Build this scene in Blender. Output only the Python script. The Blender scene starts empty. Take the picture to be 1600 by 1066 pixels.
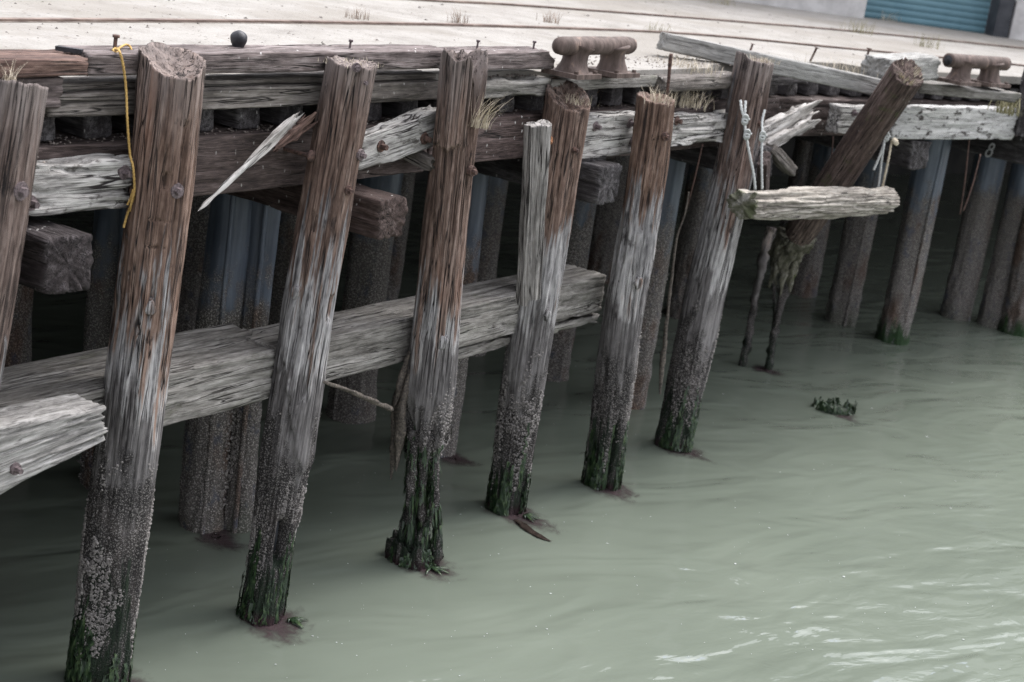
import bpy, math, random
import numpy as np
from mathutils import Vector, Matrix

# ------------------------------------------------------------------ camera
SC = bpy.context.scene
CAMF = 2500.0; CAMH = 4.2; ROLL = math.radians(8.2); PITCH = math.atan(719 / CAMF)
_c, _s = math.cos(ROLL), math.sin(ROLL)
_F = np.array([0, math.cos(PITCH), -math.sin(PITCH)])
_R0 = np.array([1., 0, 0]); _U0 = np.array([0, math.sin(PITCH), math.cos(PITCH)])
_R = _c * _R0 + _s * _U0; _U = -_s * _R0 + _c * _U0
_O = np.array([0, 0, CAMH])
cam = bpy.data.cameras.new("camera"); camo = bpy.data.objects.new("camera", cam)
SC.collection.objects.link(camo); SC.camera = camo
M4 = Matrix.Identity(4)
for i in range(3):
    M4[i][0] = _R[i]; M4[i][1] = _U[i]; M4[i][2] = -_F[i]; M4[i][3] = _O[i]
camo.matrix_world = M4
cam.sensor_fit = 'HORIZONTAL'; cam.sensor_width = 36; cam.lens = CAMF / 1600 * 36
cam.clip_start = 0.1; cam.clip_end = 3000
cam.dof.use_dof = True; cam.dof.focus_distance = 8.6; cam.dof.aperture_fstop = 2.4

# ------------------------------------------------------------------ light
SUN_EL = math.radians(58); SUN_AZ = math.radians(38)       # azimuth measured from +Y towards +X
w = bpy.data.worlds.new("World"); SC.world = w; w.use_nodes = True
nt = w.node_tree; nt.nodes.clear()
sky = nt.nodes.new("ShaderNodeTexSky"); sky.sky_type = 'NISHITA'; sky.sun_disc = False
sky.sun_elevation = SUN_EL; sky.sun_rotation = SUN_AZ; sky.dust_density = 3.0; sky.air_density = 1.0
hs = nt.nodes.new("ShaderNodeHueSaturation"); hs.inputs["Saturation"].default_value = 0.12
bg = nt.nodes.new("ShaderNodeBackground"); bg.inputs[1].default_value = 0.15
wo = nt.nodes.new("ShaderNodeOutputWorld")
nt.links.new(sky.outputs[0], hs.inputs["Color"]); tcw = nt.nodes.new("ShaderNodeTexCoord"); cl = nt.nodes.new("ShaderNodeTexNoise"); cl.inputs["Scale"].default_value = 3.2; cl.inputs["Detail"].default_value = 5; cl.inputs["Distortion"].default_value = .6
crm = nt.nodes.new("ShaderNodeValToRGB"); crm.color_ramp.elements[0].position = .40; crm.color_ramp.elements[0].color = (.62, .63, .66, 1); crm.color_ramp.elements[1].position = .68; crm.color_ramp.elements[1].color = (1.9, 1.9, 1.95, 1)
mxw = nt.nodes.new("ShaderNodeMix"); mxw.data_type = 'RGBA'; mxw.blend_type = 'MULTIPLY'; mxw.inputs[0].default_value = 1.
nt.links.new(tcw.outputs["Generated"], cl.inputs["Vector"]); nt.links.new(cl.outputs[0], crm.inputs[0]); nt.links.new(hs.outputs[0], mxw.inputs[6]); nt.links.new(crm.outputs[0], mxw.inputs[7])
sxz = nt.nodes.new("ShaderNodeSeparateXYZ"); mr = nt.nodes.new("ShaderNodeMapRange"); mr.inputs[1].default_value = 0; mr.inputs[2].default_value = 1; mr.inputs[3].default_value = .60; mr.inputs[4].default_value = 1.36
gap = nt.nodes.new("ShaderNodeValToRGB"); gap.color_ramp.elements[0].position = .625; gap.color_ramp.elements[0].color = (1, 1, 1, 1); gap.color_ramp.elements[1].position = .65; gap.color_ramp.elements[1].color = (1.5, 1.6, 2.1, 1)  # added bright sky spot, aimed so its reflection glints on the lower-right water
mg = nt.nodes.new("ShaderNodeMix"); mg.data_type = 'RGBA'; mg.blend_type = 'MULTIPLY'; mg.inputs[0].default_value = 1.
mz = nt.nodes.new("ShaderNodeMix"); mz.data_type = 'RGBA'; mz.blend_type = 'MULTIPLY'; mz.inputs[0].default_value = 1.
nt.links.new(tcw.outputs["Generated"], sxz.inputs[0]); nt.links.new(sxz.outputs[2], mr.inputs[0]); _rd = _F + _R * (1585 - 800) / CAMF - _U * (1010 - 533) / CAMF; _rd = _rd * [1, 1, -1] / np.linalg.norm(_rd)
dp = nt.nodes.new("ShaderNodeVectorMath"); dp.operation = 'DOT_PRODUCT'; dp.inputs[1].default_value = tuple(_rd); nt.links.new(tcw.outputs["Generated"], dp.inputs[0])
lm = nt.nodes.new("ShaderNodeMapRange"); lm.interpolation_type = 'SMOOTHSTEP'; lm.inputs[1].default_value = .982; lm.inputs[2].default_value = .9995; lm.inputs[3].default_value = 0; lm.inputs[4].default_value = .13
c2 = nt.nodes.new("ShaderNodeTexNoise"); c2.inputs["Scale"].default_value = 11; c2.inputs["Detail"].default_value = 3; nt.links.new(tcw.outputs["Generated"], c2.inputs["Vector"])
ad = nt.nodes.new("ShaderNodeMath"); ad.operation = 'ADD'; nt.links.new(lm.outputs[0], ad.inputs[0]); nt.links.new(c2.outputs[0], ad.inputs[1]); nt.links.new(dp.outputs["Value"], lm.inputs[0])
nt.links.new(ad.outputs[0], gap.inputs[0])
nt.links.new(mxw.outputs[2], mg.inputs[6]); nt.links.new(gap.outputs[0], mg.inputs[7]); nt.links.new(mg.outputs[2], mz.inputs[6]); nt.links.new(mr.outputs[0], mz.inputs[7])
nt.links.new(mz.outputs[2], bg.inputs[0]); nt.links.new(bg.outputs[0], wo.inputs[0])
sl = bpy.data.lights.new("sun", 'SUN'); sl.energy = 0.9; sl.angle = math.radians(35); sl.color = (1, .95, .88)
so = bpy.data.objects.new("sun", sl); SC.collection.objects.link(so)
sd = Vector((math.sin(SUN_AZ) * math.cos(SUN_EL), math.cos(SUN_AZ) * math.cos(SUN_EL), math.sin(SUN_EL)))
so.rotation_euler = sd.to_track_quat('Z', 'Y').to_euler(); so.location = (12, -8, 20)
SC.view_settings.view_transform = 'Standard'; SC.view_settings.look = 'None'
SC.view_settings.exposure = 1.50; SC.view_settings.gamma = 1.0
SC.cycles.use_denoising = True; SC.cycles.use_light_tree = False; SC.cycles.denoising_prefilter = 'NONE'; SC.cycles.denoising_input_passes = 'RGB_ALBEDO_NORMAL'; SC.cycles.sample_clamp_indirect = 4
w.cycles.sampling_method = 'MANUAL'; w.cycles.sample_map_resolution = 1024
SC.cycles.max_bounces = 8

# ------------------------------------------------------------------ layout helpers
# the pier face runs along u, n points out over the water; off = metres behind the row of fender piles
u2 = np.array([0.54542383, 0.8381604]); n2 = np.array([u2[1], -u2[0]]); m2 = np.array([-.1933, 9.638])
def ray(x, y): return _F + _R * (x - 800) / CAMF - _U * (y - 533) / CAMF
def at(x, y, z):                       # the place at height z seen at a spot of the photograph
    d = ray(x, y); return _O + d * ((z - CAMH) / d[2])
def onoff(x, y, off):                  # the same on the vertical plane off metres behind the row
    d = ray(x, y); P0 = np.array([*(m2 - n2 * off), 0]); n = np.array([*n2, 0])
    return _O + d * (((P0 - _O) @ n) / (d @ n))
S0, S1, TURN = 4.0, 5.5, math.radians(16)
def frame(s):                          # centre line of the fender row: straight, then bending out over the water
    if s <= S0: return m2 + u2 * s, u2, n2
    p = m2 + u2 * S0; k = 24; e = min(s, S1); a = 0
    for i in range(k):
        a = TURN * (i + .5) / k * (e - S0) / (S1 - S0)
        p = p + (u2 * math.cos(a) + n2 * math.sin(a)) * (e - S0) / k
    a = TURN * (e - S0) / (S1 - S0)
    u = u2 * math.cos(a) + n2 * math.sin(a); n = n2 * math.cos(a) - u2 * math.sin(a)
    if s > S1: p = p + u * (s - S1)
    return p, u, n
def W(s, off, z):
    p, u, n = frame(s); q = p - n * off
    return np.array([q[0], q[1], z])
def sof(P): return float((np.asarray(P)[:2] - m2) @ u2)

# ------------------------------------------------------------------ noise
rng = np.random.default_rng(7); random.seed(7)
def _h(i, j, k):
    n = (i.astype(np.int64) * 374761393 + j.astype(np.int64) * 668265263 + k.astype(np.int64) * 1274126177) & 0x7fffffff
    n = ((n ^ (n >> 13)) * 1103515245 + 12345) & 0x7fffffff
    n = ((n ^ (n >> 15)) * 1274126177) & 0x7fffffff
    return ((n ^ (n >> 16)) & 0xffff) / 32767.5 - 1.0
def noise(x, y, z):
    x, y, z = np.broadcast_arrays(np.asarray(x, float), np.asarray(y, float), np.asarray(z, float))
    xi, yi, zi = np.floor(x), np.floor(y), np.floor(z)
    f = [x - xi, y - yi, z - zi]; f = [t * t * (3 - 2 * t) for t in f]
    r = 0
    for a in (0, 1):
        for b in (0, 1):
            for c in (0, 1):
                r = r + _h(xi + a, yi + b, zi + c) * (f[0] if a else 1 - f[0]) * (f[1] if b else 1 - f[1]) * (f[2] if c else 1 - f[2])
    return r
def fbm(x, y, z, o=3):
    r = 0; a = 1
    for i in range(o):
        r = r + a * noise(x * 2 ** i + 17.3 * i, y * 2 ** i - 9.1 * i, z * 2 ** i + 4.7 * i); a *= .5
    return r
def sstep(a, b, x):
    t = np.clip((x - a) / (b - a), 0, 1); return t * t * (3 - 2 * t)

# ------------------------------------------------------------------ mesh helpers
COL = SC.collection
class MB:
    def __init__(s): s.v = []; s.q = []; s.t = []; s.n = 0
    def add(s, v, q=(), t=()):
        v = np.asarray(v, float).reshape(-1, 3); s.v.append(v)
        if len(q): s.q.append(np.asarray(q, int).reshape(-1, 4) + s.n)
        if len(t): s.t.append(np.asarray(t, int).reshape(-1, 3) + s.n)
        s.n += len(v); return s
    def mesh(s, name, mat, smooth=True):
        v = np.concatenate(s.v); me = bpy.data.meshes.new(name)
        q = np.concatenate(s.q) if s.q else np.zeros((0, 4), int); t = np.concatenate(s.t) if s.t else np.zeros((0, 3), int)
        me.vertices.add(len(v)); me.vertices.foreach_set("co", v.astype(np.float32).ravel())
        li = np.concatenate([q.ravel(), t.ravel()]); me.loops.add(len(li)); me.loops.foreach_set("vertex_index", li.astype(np.int32))
        st = np.concatenate([np.arange(len(q)) * 4, len(q) * 4 + np.arange(len(t)) * 3])
        me.polygons.add(len(st)); me.polygons.foreach_set("loop_start", st.astype(np.int32))
        me.polygons.foreach_set("loop_total", np.concatenate([np.full(len(q), 4), np.full(len(t), 3)]).astype(np.int32))
        me.update(calc_edges=True); me.validate()
        me.polygons.foreach_set("use_smooth", np.full(len(me.polygons), smooth))
        if mat: me.materials.append(mat)
        return me
    def obj(s, name, mat, parent=None, loc=None, smooth=True, **kw):
        o = bpy.data.objects.new(name, s.mesh(name, mat, smooth)); COL.objects.link(o)
        if parent is not None: o.parent = parent
        if loc is not None: o.location = Vector(loc)
        if kw: tag(o, **kw)
        return o
def tag(o, label=None, cat=None, group=None, kind=None):
    if label: o["label"] = label
    if cat: o["category"] = cat
    if group: o["group"] = group
    if kind: o["kind"] = kind
    return o
def empty(name, loc, label, cat, group=None, rot=None):
    o = bpy.data.objects.new(name, None); COL.objects.link(o); o.location = Vector(loc); o.empty_display_size = .1
    if rot is not None: o.rotation_euler = rot
    return tag(o, label, cat, group)
def gridq(nr, na, wrap=True):
    i = np.arange(nr - 1)[:, None]; j = np.arange(na if wrap else na - 1)[None, :]; j1 = (j + 1) % na
    return np.stack([i * na + j, i * na + j1, (i + 1) * na + j1, (i + 1) * na + j], -1).reshape(-1, 4)
def box(mb, c, d, M=None):
    x, y, z = np.asarray(d) / 2
    v = np.array([[a * x, b * y, e * z] for a in (-1, 1) for b in (-1, 1) for e in (-1, 1)])
    if M is not None: v = v @ np.asarray(M).T
    mb.add(v + np.asarray(c), [[0, 1, 3, 2], [4, 6, 7, 5], [0, 4, 5, 1], [2, 3, 7, 6], [0, 2, 6, 4], [1, 5, 7, 3]]); return mb
def resample(pts, n):
    pts = np.asarray(pts, float); m = len(pts)
    if m == 2: return pts[0] + (pts[1] - pts[0]) * np.linspace(0, 1, n)[:, None]
    t = np.linspace(0, m - 1, n); i = np.clip(t.astype(int), 0, m - 2); f = (t - i)[:, None]
    p0 = pts[np.clip(i - 1, 0, m - 1)]; p1 = pts[i]; p2 = pts[i + 1]; p3 = pts[np.clip(i + 2, 0, m - 1)]
    return .5 * (2 * p1 + (p2 - p0) * f + (2 * p0 - 5 * p1 + 4 * p2 - p3) * f ** 2 + (3 * p1 - p0 - 3 * p2 + p3) * f ** 3)
def tube(mb, pts, r, n=20, na=8, twist=0, rough=0, flat=1.0, seed=0):
    p = resample(pts, n); rr = np.interp(np.linspace(0, 1, n), np.linspace(0, 1, len(np.atleast_1d(r))), np.atleast_1d(r)) if np.ndim(r) else np.full(n, r)
    T = np.gradient(p, axis=0); T /= np.linalg.norm(T, axis=1)[:, None] + 1e-9
    ref = np.array([0, 0, 1.]) if abs(T[0, 2]) < .8 else np.array([0, -1., 0.])
    A = np.cross(T, ref); A /= np.linalg.norm(A, axis=1)[:, None] + 1e-9; B = np.cross(A, T)
    th = np.linspace(0, 2 * np.pi, na, endpoint=False)
    L = np.concatenate([[0], np.cumsum(np.linalg.norm(np.diff(p, axis=0), axis=1))])
    R = np.repeat(rr[:, None], na, 1)
    if twist: R = R * (1 + .22 * np.cos(3 * th[None, :] - twist * L[:, None]))
    if rough: R = R * (1 + rough * fbm(np.cos(th)[None, :] * 1.5 + seed, np.sin(th)[None, :] * 1.5, L[:, None] * 14 + seed))
    v = p[:, None, :] + A[:, None, :] * (R * np.cos(th))[..., None] + B[:, None, :] * (R * np.sin(th) * flat)[..., None]
    v = v.reshape(-1, 3); k = len(v); q = gridq(n, na)
    v = np.concatenate([v, p[:1], p[-1:]]); j = np.arange(na)
    t = np.concatenate([np.stack([np.full(na, k), (j + 1) % na, j], 1), np.stack([np.full(na, k + 1), (n - 1) * na + j, (n - 1) * na + (j + 1) % na], 1)])
    mb.add(v, q, t); return mb

# log: axis +Z from z=0 to L, every ring displaced; f(th,z,r)->r for carving; top(th)->dz
def log_mb(L, r0, r1, na=120, nz=260, z0=0., crack=.010, ncr=9, rough=.006, seed=0, top=None, bot=None, carve=None, hollow=.03, lo=0., gouge=0, closed=False):
    th = np.linspace(0, 2 * np.pi, na, endpoint=False)[None, :]; t = np.linspace(0, 1, nz)[:, None]
    zt = L + (top(th) if top else 0 * th); zb = z0 + (bot(th) if bot else 0 * th)
    z = zb + (zt - zb) * t
    cx, cy = np.cos(th), np.sin(th)
    r = r0 + (r1 - r0) * (z - z0) / (L - z0)
    w_ = z * .35 + seed * 3.1
    r = r + .02 * noise(cx * 1.3 + seed, cy * 1.3, z * .9)
    g = fbm(cx * ncr * .5 + seed * 7, cy * ncr * .5, w_, 2)
    ck = sstep(.80, 1, 1 - np.abs(g)); r = r - crack * ck
    g2 = noise(cx * ncr * 1.6 + seed * 5, cy * ncr * 1.6, z * .9 + seed); r = r - crack * .5 * sstep(.86, 1, 1 - np.abs(g2))
    r = r + rough * fbm(cx * 5 + seed, cy * 5, z * 2.2 + seed, 3) + rough * .5 * noise(cx * 22, cy * 22, z * 4 + seed)
    r = r + lo * sstep(1.15, .3, z) * fbm(cx * 4 + seed * 2, cy * 4, z * 7, 3)
    if gouge:
        gg = np.random.default_rng(seed + 500)
        for _ in range(gouge):
            a_, zc, aw, zh, dp = gg.uniform(-3.1, 0), gg.uniform(1.2, 2.9), gg.uniform(.05, .22), gg.uniform(.04, .35), gg.uniform(.006, .022)
            e_ = np.angle(np.exp(1j * (th - a_))) / aw; r = r - dp * np.exp(-e_ ** 4 - ((z - zc + .03 * noise(th * 9, z * 5, seed)) / zh) ** 6)
    if carve: r = carve(th, z, r)
    r = np.broadcast_to(np.maximum(r, .012), z.shape)
    wob = .015
    ox = wob * noise(0 * z[:, :1] + seed, 3.3, z[:, :1] * .8); oy = wob * noise(0 * z[:, :1] - seed, 8.3, z[:, :1] * .8)
    v = np.stack([r * cx + ox, r * cy + oy, z], -1).reshape(-1, 3)
    rings = [v]; ks = [.93, .78, .55, .3]; base = v[-na:]; cen = base.mean(0); rm = float(np.median(np.hypot(base[:, 0] - cen[0], base[:, 1] - cen[1])))
    clean = np.stack([cen[0] + rm * np.cos(th[0]), cen[1] + rm * np.sin(th[0]), base[:, 2]], 1)
    for i, k in enumerate(ks):
        rr = cen + ((base if i == 0 else clean) - cen) * k
        rr[:, 2] = base[:, 2] * k + cen[2] * (1 - k) - hollow * (1 - k ** 2) + .012 * noise(rr[:, 0] * 35 + seed, rr[:, 1] * 35, seed)
        rings.append(rr)
    v = np.concatenate(rings + [[cen - [0, 0, hollow]]]); nr = nz + len(ks); k = nr * na; j = np.arange(na)
    mb = MB(); mb.add(v, gridq(nr, na), np.stack([np.full(na, k), (nr - 1) * na + j, (nr - 1) * na + (j + 1) % na], 1))
    if closed:
        b0 = v[:na]; c0 = b0.mean(0); V = [b0]
        for q_ in (.9, .7, .45, .2):
            x = c0 + (b0 - c0) * q_; x[:, 2] = b0[:, 2] * q_ + c0[2] * (1 - q_) - .012 * (1 - q_) + .016 * fbm(x[:, 0] * 22 + seed, x[:, 1] * 22, seed, 2); V.append(x)
        V.append(c0[None] - [0, 0, .01]); mb.add(np.concatenate(V), gridq(5, na)[:, ::-1], np.stack([np.full(na, 5 * na), 4 * na + (j + 1) % na, 4 * na + j], 1))
    return mb

# beam: length along X (centred), front = -Y, up = Z
def beam_mb(L, D, H, seed=0, crack=.008, ncr=2.2, rough=.004, jag=(.01, .01), rad=.012, ds=.013, dx=.03, bite=0., taper=None, bow=0., shape=None):
    r = min(rad, D * .3, H * .3); pts = []; nor = []
    def side(p, q, nn):
        m = max(2, int(np.linalg.norm(np.subtract(q, p)) / ds)); 
        for i in range(m): pts.append(np.add(p, np.subtract(q, p) * (i / m))); nor.append(nn)
    a, b = D / 2, H / 2
    def corner(c, a0):
        for i in range(3):
            t = a0 + (i / 3) * np.pi / 2; pts.append(np.add(c, [r * math.cos(t), r * math.sin(t)])); nor.append([math.cos(t), math.sin(t)])
    side((-a + r, -b), (a - r, -b), (0, -1)); corner((a - r, -b + r), -np.pi / 2)
    side((a, -b + r), (a, b - r), (1, 0)); corner((a - r, b - r), 0)
    side((a - r, b), (-a + r, b), (0, 1)); corner((-a + r, b - r), np.pi / 2)
    side((-a, b - r), (-a, -b + r), (-1, 0)); corner((-a + r, -b + r), np.pi)
    P = np.array(pts); N = np.array(nor, float); na = len(P); nx = max(4, int(L / dx))
    x = np.linspace(-L / 2, L / 2, nx)[:, None]
    py, pz = P[:, 0][None, :], P[:, 1][None, :]; f = ncr / .1
    warp = .012 * noise(x * 3 + seed, py * 6, pz * 6)
    g = fbm(py * f + warp * f + seed * 3, pz * f + warp * f, x * 1.1 + seed, 2)
    d = -crack * sstep(.78, 1, 1 - np.abs(g))
    d = d + rough * fbm(x * 2 + seed, py * 18, pz * 18, 3) + rough * .6 * noise(x * 9, py * 60 + seed, pz * 60)
    if bite:   # rotten lower and upper edges
        e = np.abs(pz) / b
        d = d - bite * sstep(.45, 1, e) * sstep(.05, .8, fbm(x * 4 + seed * 2, pz * 3, py * 4, 3))
    y = py + N[:, 0][None, :] * d; z = pz + N[:, 1][None, :] * d + bow * (1 - (2 * x / L) ** 2)
    xx = np.broadcast_to(x, y.shape).copy()
    j0 = jag[0] * (fbm(py * 26 + seed, pz * 26, 1.7, 3)); j1 = jag[1] * (fbm(py * 26, pz * 26 + seed, 5.1, 3))
    e0 = sstep(.25, 0, (x + L / 2) / min(L, .8)); e1 = sstep(.25, 0, (L / 2 - x) / min(L, .8))
    xx = xx + j0 * e0 + j1 * e1
    if taper: k = taper(x / L + .5); y = y * k; z = z * k
    z = np.broadcast_to(z, y.shape)
    V = np.stack([xx, y, z], -1)
    if shape: V = shape(V)
    rings = [V.reshape(-1, 3)]; ks = [.85, .6, .3]
    q = [gridq(nx, na)]; t = []; tot = nx * na; extra = []
    for end, sg in ((0, -1), (nx - 1, 1)):
        base = V[end]; cen = base.mean(0); kk = np.ptp(base[:, 2]) / np.ptp(P[:, 1]); cl_ = np.stack([np.full(na, cen[0]), cen[1] + P[:, 0] * kk, cen[2] + P[:, 1] * kk], 1); prev = np.arange(na) + end * na
        for k in ks:
            rr = cen + ((base if k > .8 else cl_) - cen) * k; rr[:, 0] += .5 * jag[0 if sg < 0 else 1] * noise(rr[:, 1] * 60 + seed, rr[:, 2] * 60, sg)
            cur = np.arange(na) + tot; j = np.arange(na); j1_ = (j + 1) % na
            qq = np.stack([prev[j], prev[j1_], cur[j1_], cur[j]], 1); q.append(qq if sg > 0 else qq[:, ::-1])
            extra.append(rr); tot += na; prev = cur
        extra.append(cen[None]); j = np.arange(na); tt = np.stack([np.full(na, tot), prev[j], prev[(j + 1) % na]], 1)
        t.append(tt if sg > 0 else tt[:, ::-1]); tot += 1
    return MB().add(np.concatenate(rings + extra), np.concatenate(q), np.concatenate(t))
def orient(o, xdir, up=(0, 0, 1)):
    x = Vector(xdir).normalized(); y = Vector(up).cross(x).normalized(); z = x.cross(y)
    R = Matrix((x, y, z)).transposed(); o.rotation_euler = R.to_euler(); return o
def beam(name, A, B, D, H, mat, label, cat, group=None, front=True, **kw):
    """timber whose FRONT face centre line goes from A to B"""
    A = np.asarray(A, float); B = np.asarray(B, float); L = np.linalg.norm(B - A)
    o = beam_mb(L, D, H, **kw).obj(name, mat); x = (B - A) / L; y = np.cross([0, 0, 1.], x); y /= np.linalg.norm(y)
    o.location = Vector((A + B) / 2 + (y * D / 2 if front else 0)); orient(o, x)
    return tag(o, label, cat, group)
def fbeam(name, s0, s1, off, z0, z1, D, mat, label, cat='timber', group=None, **kw):
    return beam(name, W(s0, off, (z0 + z1) / 2), W(s1, off, (z0 + z1) / 2), D, z1 - z0, mat, label, cat, group, **kw)

# ------------------------------------------------------------------ materials
class NT:
    def __init__(s, name):
        s.m = bpy.data.materials.new(name); s.m.use_nodes = True; s.t = s.m.node_tree; s.t.nodes.clear()
        s.out = s.t.nodes.new("ShaderNodeOutputMaterial"); s.p = s.t.nodes.new("ShaderNodeBsdfPrincipled")
        s.t.links.new(s.p.outputs[0], s.out.inputs[0]); s.tc = s.t.nodes.new("ShaderNodeTexCoord")
        s.oi = s.t.nodes.new("ShaderNodeObjectInfo")
    def set(s, i, v):
        if hasattr(v, 'node'): s.t.links.new(v, i)
        else:
            try: i.default_value = v
            except Exception: i.default_value = (*v, 1)
    def n(s, ty, out=0, inp=None, **pr):
        nd = s.t.nodes.new(ty)
        for k, v in pr.items(): setattr(nd, k, v)
        for k, v in (inp or {}).items(): s.set(nd.inputs[k], v)
        return nd.outputs[out]
    def vec(s, scale=(1, 1, 1), src='Object', rand=True):
        v = s.tc.outputs[src]
        v = s.n("ShaderNodeVectorMath", inp={0: v, 1: scale}, operation='MULTIPLY')
        if rand:
            k = s.n("ShaderNodeVectorMath", inp={0: s.oi.outputs['Random'], 1: (31.7, 17.3, 23.9)}, operation='MULTIPLY')
            v = s.n("ShaderNodeVectorMath", inp={0: v, 1: k}, operation='ADD')
        return v
    def noise(s, v, sc=1, d=4, r=.55, dist=0): return s.n("ShaderNodeTexNoise", inp={'Vector': v, 'Scale': sc, 'Detail': d, 'Roughness': r, 'Distortion': dist})
    def vor(s, v, sc, out=0, feat='F1'): return s.n("ShaderNodeTexVoronoi", out, inp={'Vector': v, 'Scale': sc}, feature=feat)
    def ramp(s, f, st):
        nd = s.t.nodes.new("ShaderNodeValToRGB"); s.set(nd.inputs[0], f); e = nd.color_ramp.elements
        while len(e) < len(st): e.new(.5)
        for a, (p, c) in zip(e, st): a.position = p; a.color = (*c, 1) if hasattr(c, '__len__') else (c, c, c, 1)
        return nd.outputs[0]
    def mix(s, f, a, b, mode='MIX'):
        nd = s.t.nodes.new("ShaderNodeMix"); nd.data_type = 'RGBA'; nd.blend_type = mode
        s.set(nd.inputs[0], f); s.set(nd.inputs[6], a); s.set(nd.inputs[7], b); return nd.outputs[2]
    def m_(s, op, a, b=0., c=None, clamp=False):
        nd = s.t.nodes.new("ShaderNodeMath"); nd.operation = op; nd.use_clamp = clamp; s.set(nd.inputs[0], a); s.set(nd.inputs[1], b)
        if c is not None: s.set(nd.inputs[2], c)
        return nd.outputs[0]
    def sm(s, x, a, b):
        return s.n("ShaderNodeMapRange", inp={'Value': x, 'From Min': a, 'From Max': b, 'To Min': 0., 'To Max': 1.}, interpolation_type='SMOOTHSTEP')
    def bump(s, h, dist=.01, st=1., nrm=None):
        i = {'Height': h, 'Distance': dist, 'Strength': st}
        if nrm is not None: i['Normal'] = nrm
        return s.n("ShaderNodeBump", inp=i)
    def sep(s, v, k): return s.n("ShaderNodeSeparateXYZ", k, inp={0: v})
    def attr(s, name): return s.n("ShaderNodeAttribute", 2, attribute_type='OBJECT', attribute_name=name)
    def fin(s, col, rough=.8, nrm=None, spec=.3, **kw):
        s.set(s.p.inputs['Base Color'], col); s.set(s.p.inputs['Roughness'], rough); s.set(s.p.inputs['Specular IOR Level'], spec)
        if nrm is not None: s.set(s.p.inputs['Normal'], nrm)
        for k, v in kw.items(): s.set(s.p.inputs[k], v)
        return s.m

def wood(name, c0, c1, c2, axis=0, gapc=(.012, .010, .009), crackamt=1., spots=.0, moss=0., rot=0., scale=1., rough=.85, cw=.028, rotlo=.56, endmoss=0.):
    """weathered timber; grain runs along the local axis"""
    t = NT(name); st = [2.4, 24, 24]; fi = [9, 190, 190]; big = [1.2, 5, 5]
    if axis == 2: st = st[1:] + st[:1]; fi = fi[1:] + fi[:1]; big = big[1:] + big[:1]
    sc = lambda k: tuple(a * scale for a in k)
    a = t.noise(t.vec(sc(st)), 1, 5, .6, .15); b = t.noise(t.vec(sc(fi)), 1, 3, .65); c = t.noise(t.vec(sc(big)), 1, 4, .6, .6)
    f = t.m_('ADD', t.m_('MULTIPLY', a, .55), t.m_('MULTIPLY', b, .45)); f = t.m_('ADD', f, t.m_('MULTIPLY', t.m_('SUBTRACT', c, .5), .55))
    bs_ = [13, 42, 42] if axis == 0 else [42, 42, 13]; blk = t.noise(t.vec(sc(bs_)), 1, 3, .6); f = t.m_('ADD', f, t.m_('MULTIPLY', t.m_('SUBTRACT', blk, .5), .34))
    col = t.ramp(f, [(.30, c0), (.50, c1), (.70, c2)])
    st2 = [.9, 24, 24] if axis == 0 else [24, 24, .9]
    k = t.noise(t.vec(sc(st2)), 1, 2, .5, .8); ck = t.sm(t.m_('ABSOLUTE', t.m_('SUBTRACT', k, .5)), cw, .0)
    ck = t.m_('MULTIPLY', ck, t.sm(c, .42, .6)); ck = t.m_('MULTIPLY', ck, crackamt, clamp=True)
    col = t.mix(ck, col, gapc)
    fl = t.noise(t.vec(sc([2.2, 75, 75] if axis == 0 else [75, 75, 2.2])), 1, 2, .6, .3); fl = t.m_('MULTIPLY', t.sm(fl, .42, .33), .5); col = t.mix(fl, col, gapc)
    if rot:
        rm = t.sm(t.noise(t.vec((7, 14, 14)), 1, 5, .7), rotlo, rotlo + .1); col = t.mix(t.m_('MULTIPLY', rm, rot), col, (.03, .022, .018))
    if moss:
        mm = t.sm(t.noise(t.vec((3, 8, 8)), 1, 4, .7), .58, .72); col = t.mix(t.m_('MULTIPLY', mm, moss), col, (.07, .085, .03))
    if spots:
        v1 = t.vor(t.vec((22, 22, 12)), 1); sp = t.sm(v1, .17, .07); sp = t.m_('MULTIPLY', sp, t.sm(t.noise(t.vec((5, 5, 5)), 1, 3), .5, .6))
        col = t.mix(t.m_('MULTIPLY', sp, spots), col, (.62, .6, .57))
    if endmoss:
        em = t.m_('MULTIPLY', t.sm(t.sep(t.tc.outputs['Object'], 2), .035, .01), endmoss); col = t.mix(em, col, t.ramp(t.noise(t.vec((9, 9, 9)), 1, 4, .65), [(.35, (.045, .055, .02)), (.5, (.11, .11, .075)), (.62, (.30, .285, .26))]))
    h = t.m_('SUBTRACT', t.m_('ADD', t.m_('MULTIPLY', b, .5), t.m_('MULTIPLY', a, .8)), t.m_('ADD', t.m_('MULTIPLY', ck, 1.2), t.m_('MULTIPLY', fl, .8)))
    return t.fin(col, rough, t.bump(h, .008, .9), .25)

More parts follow.
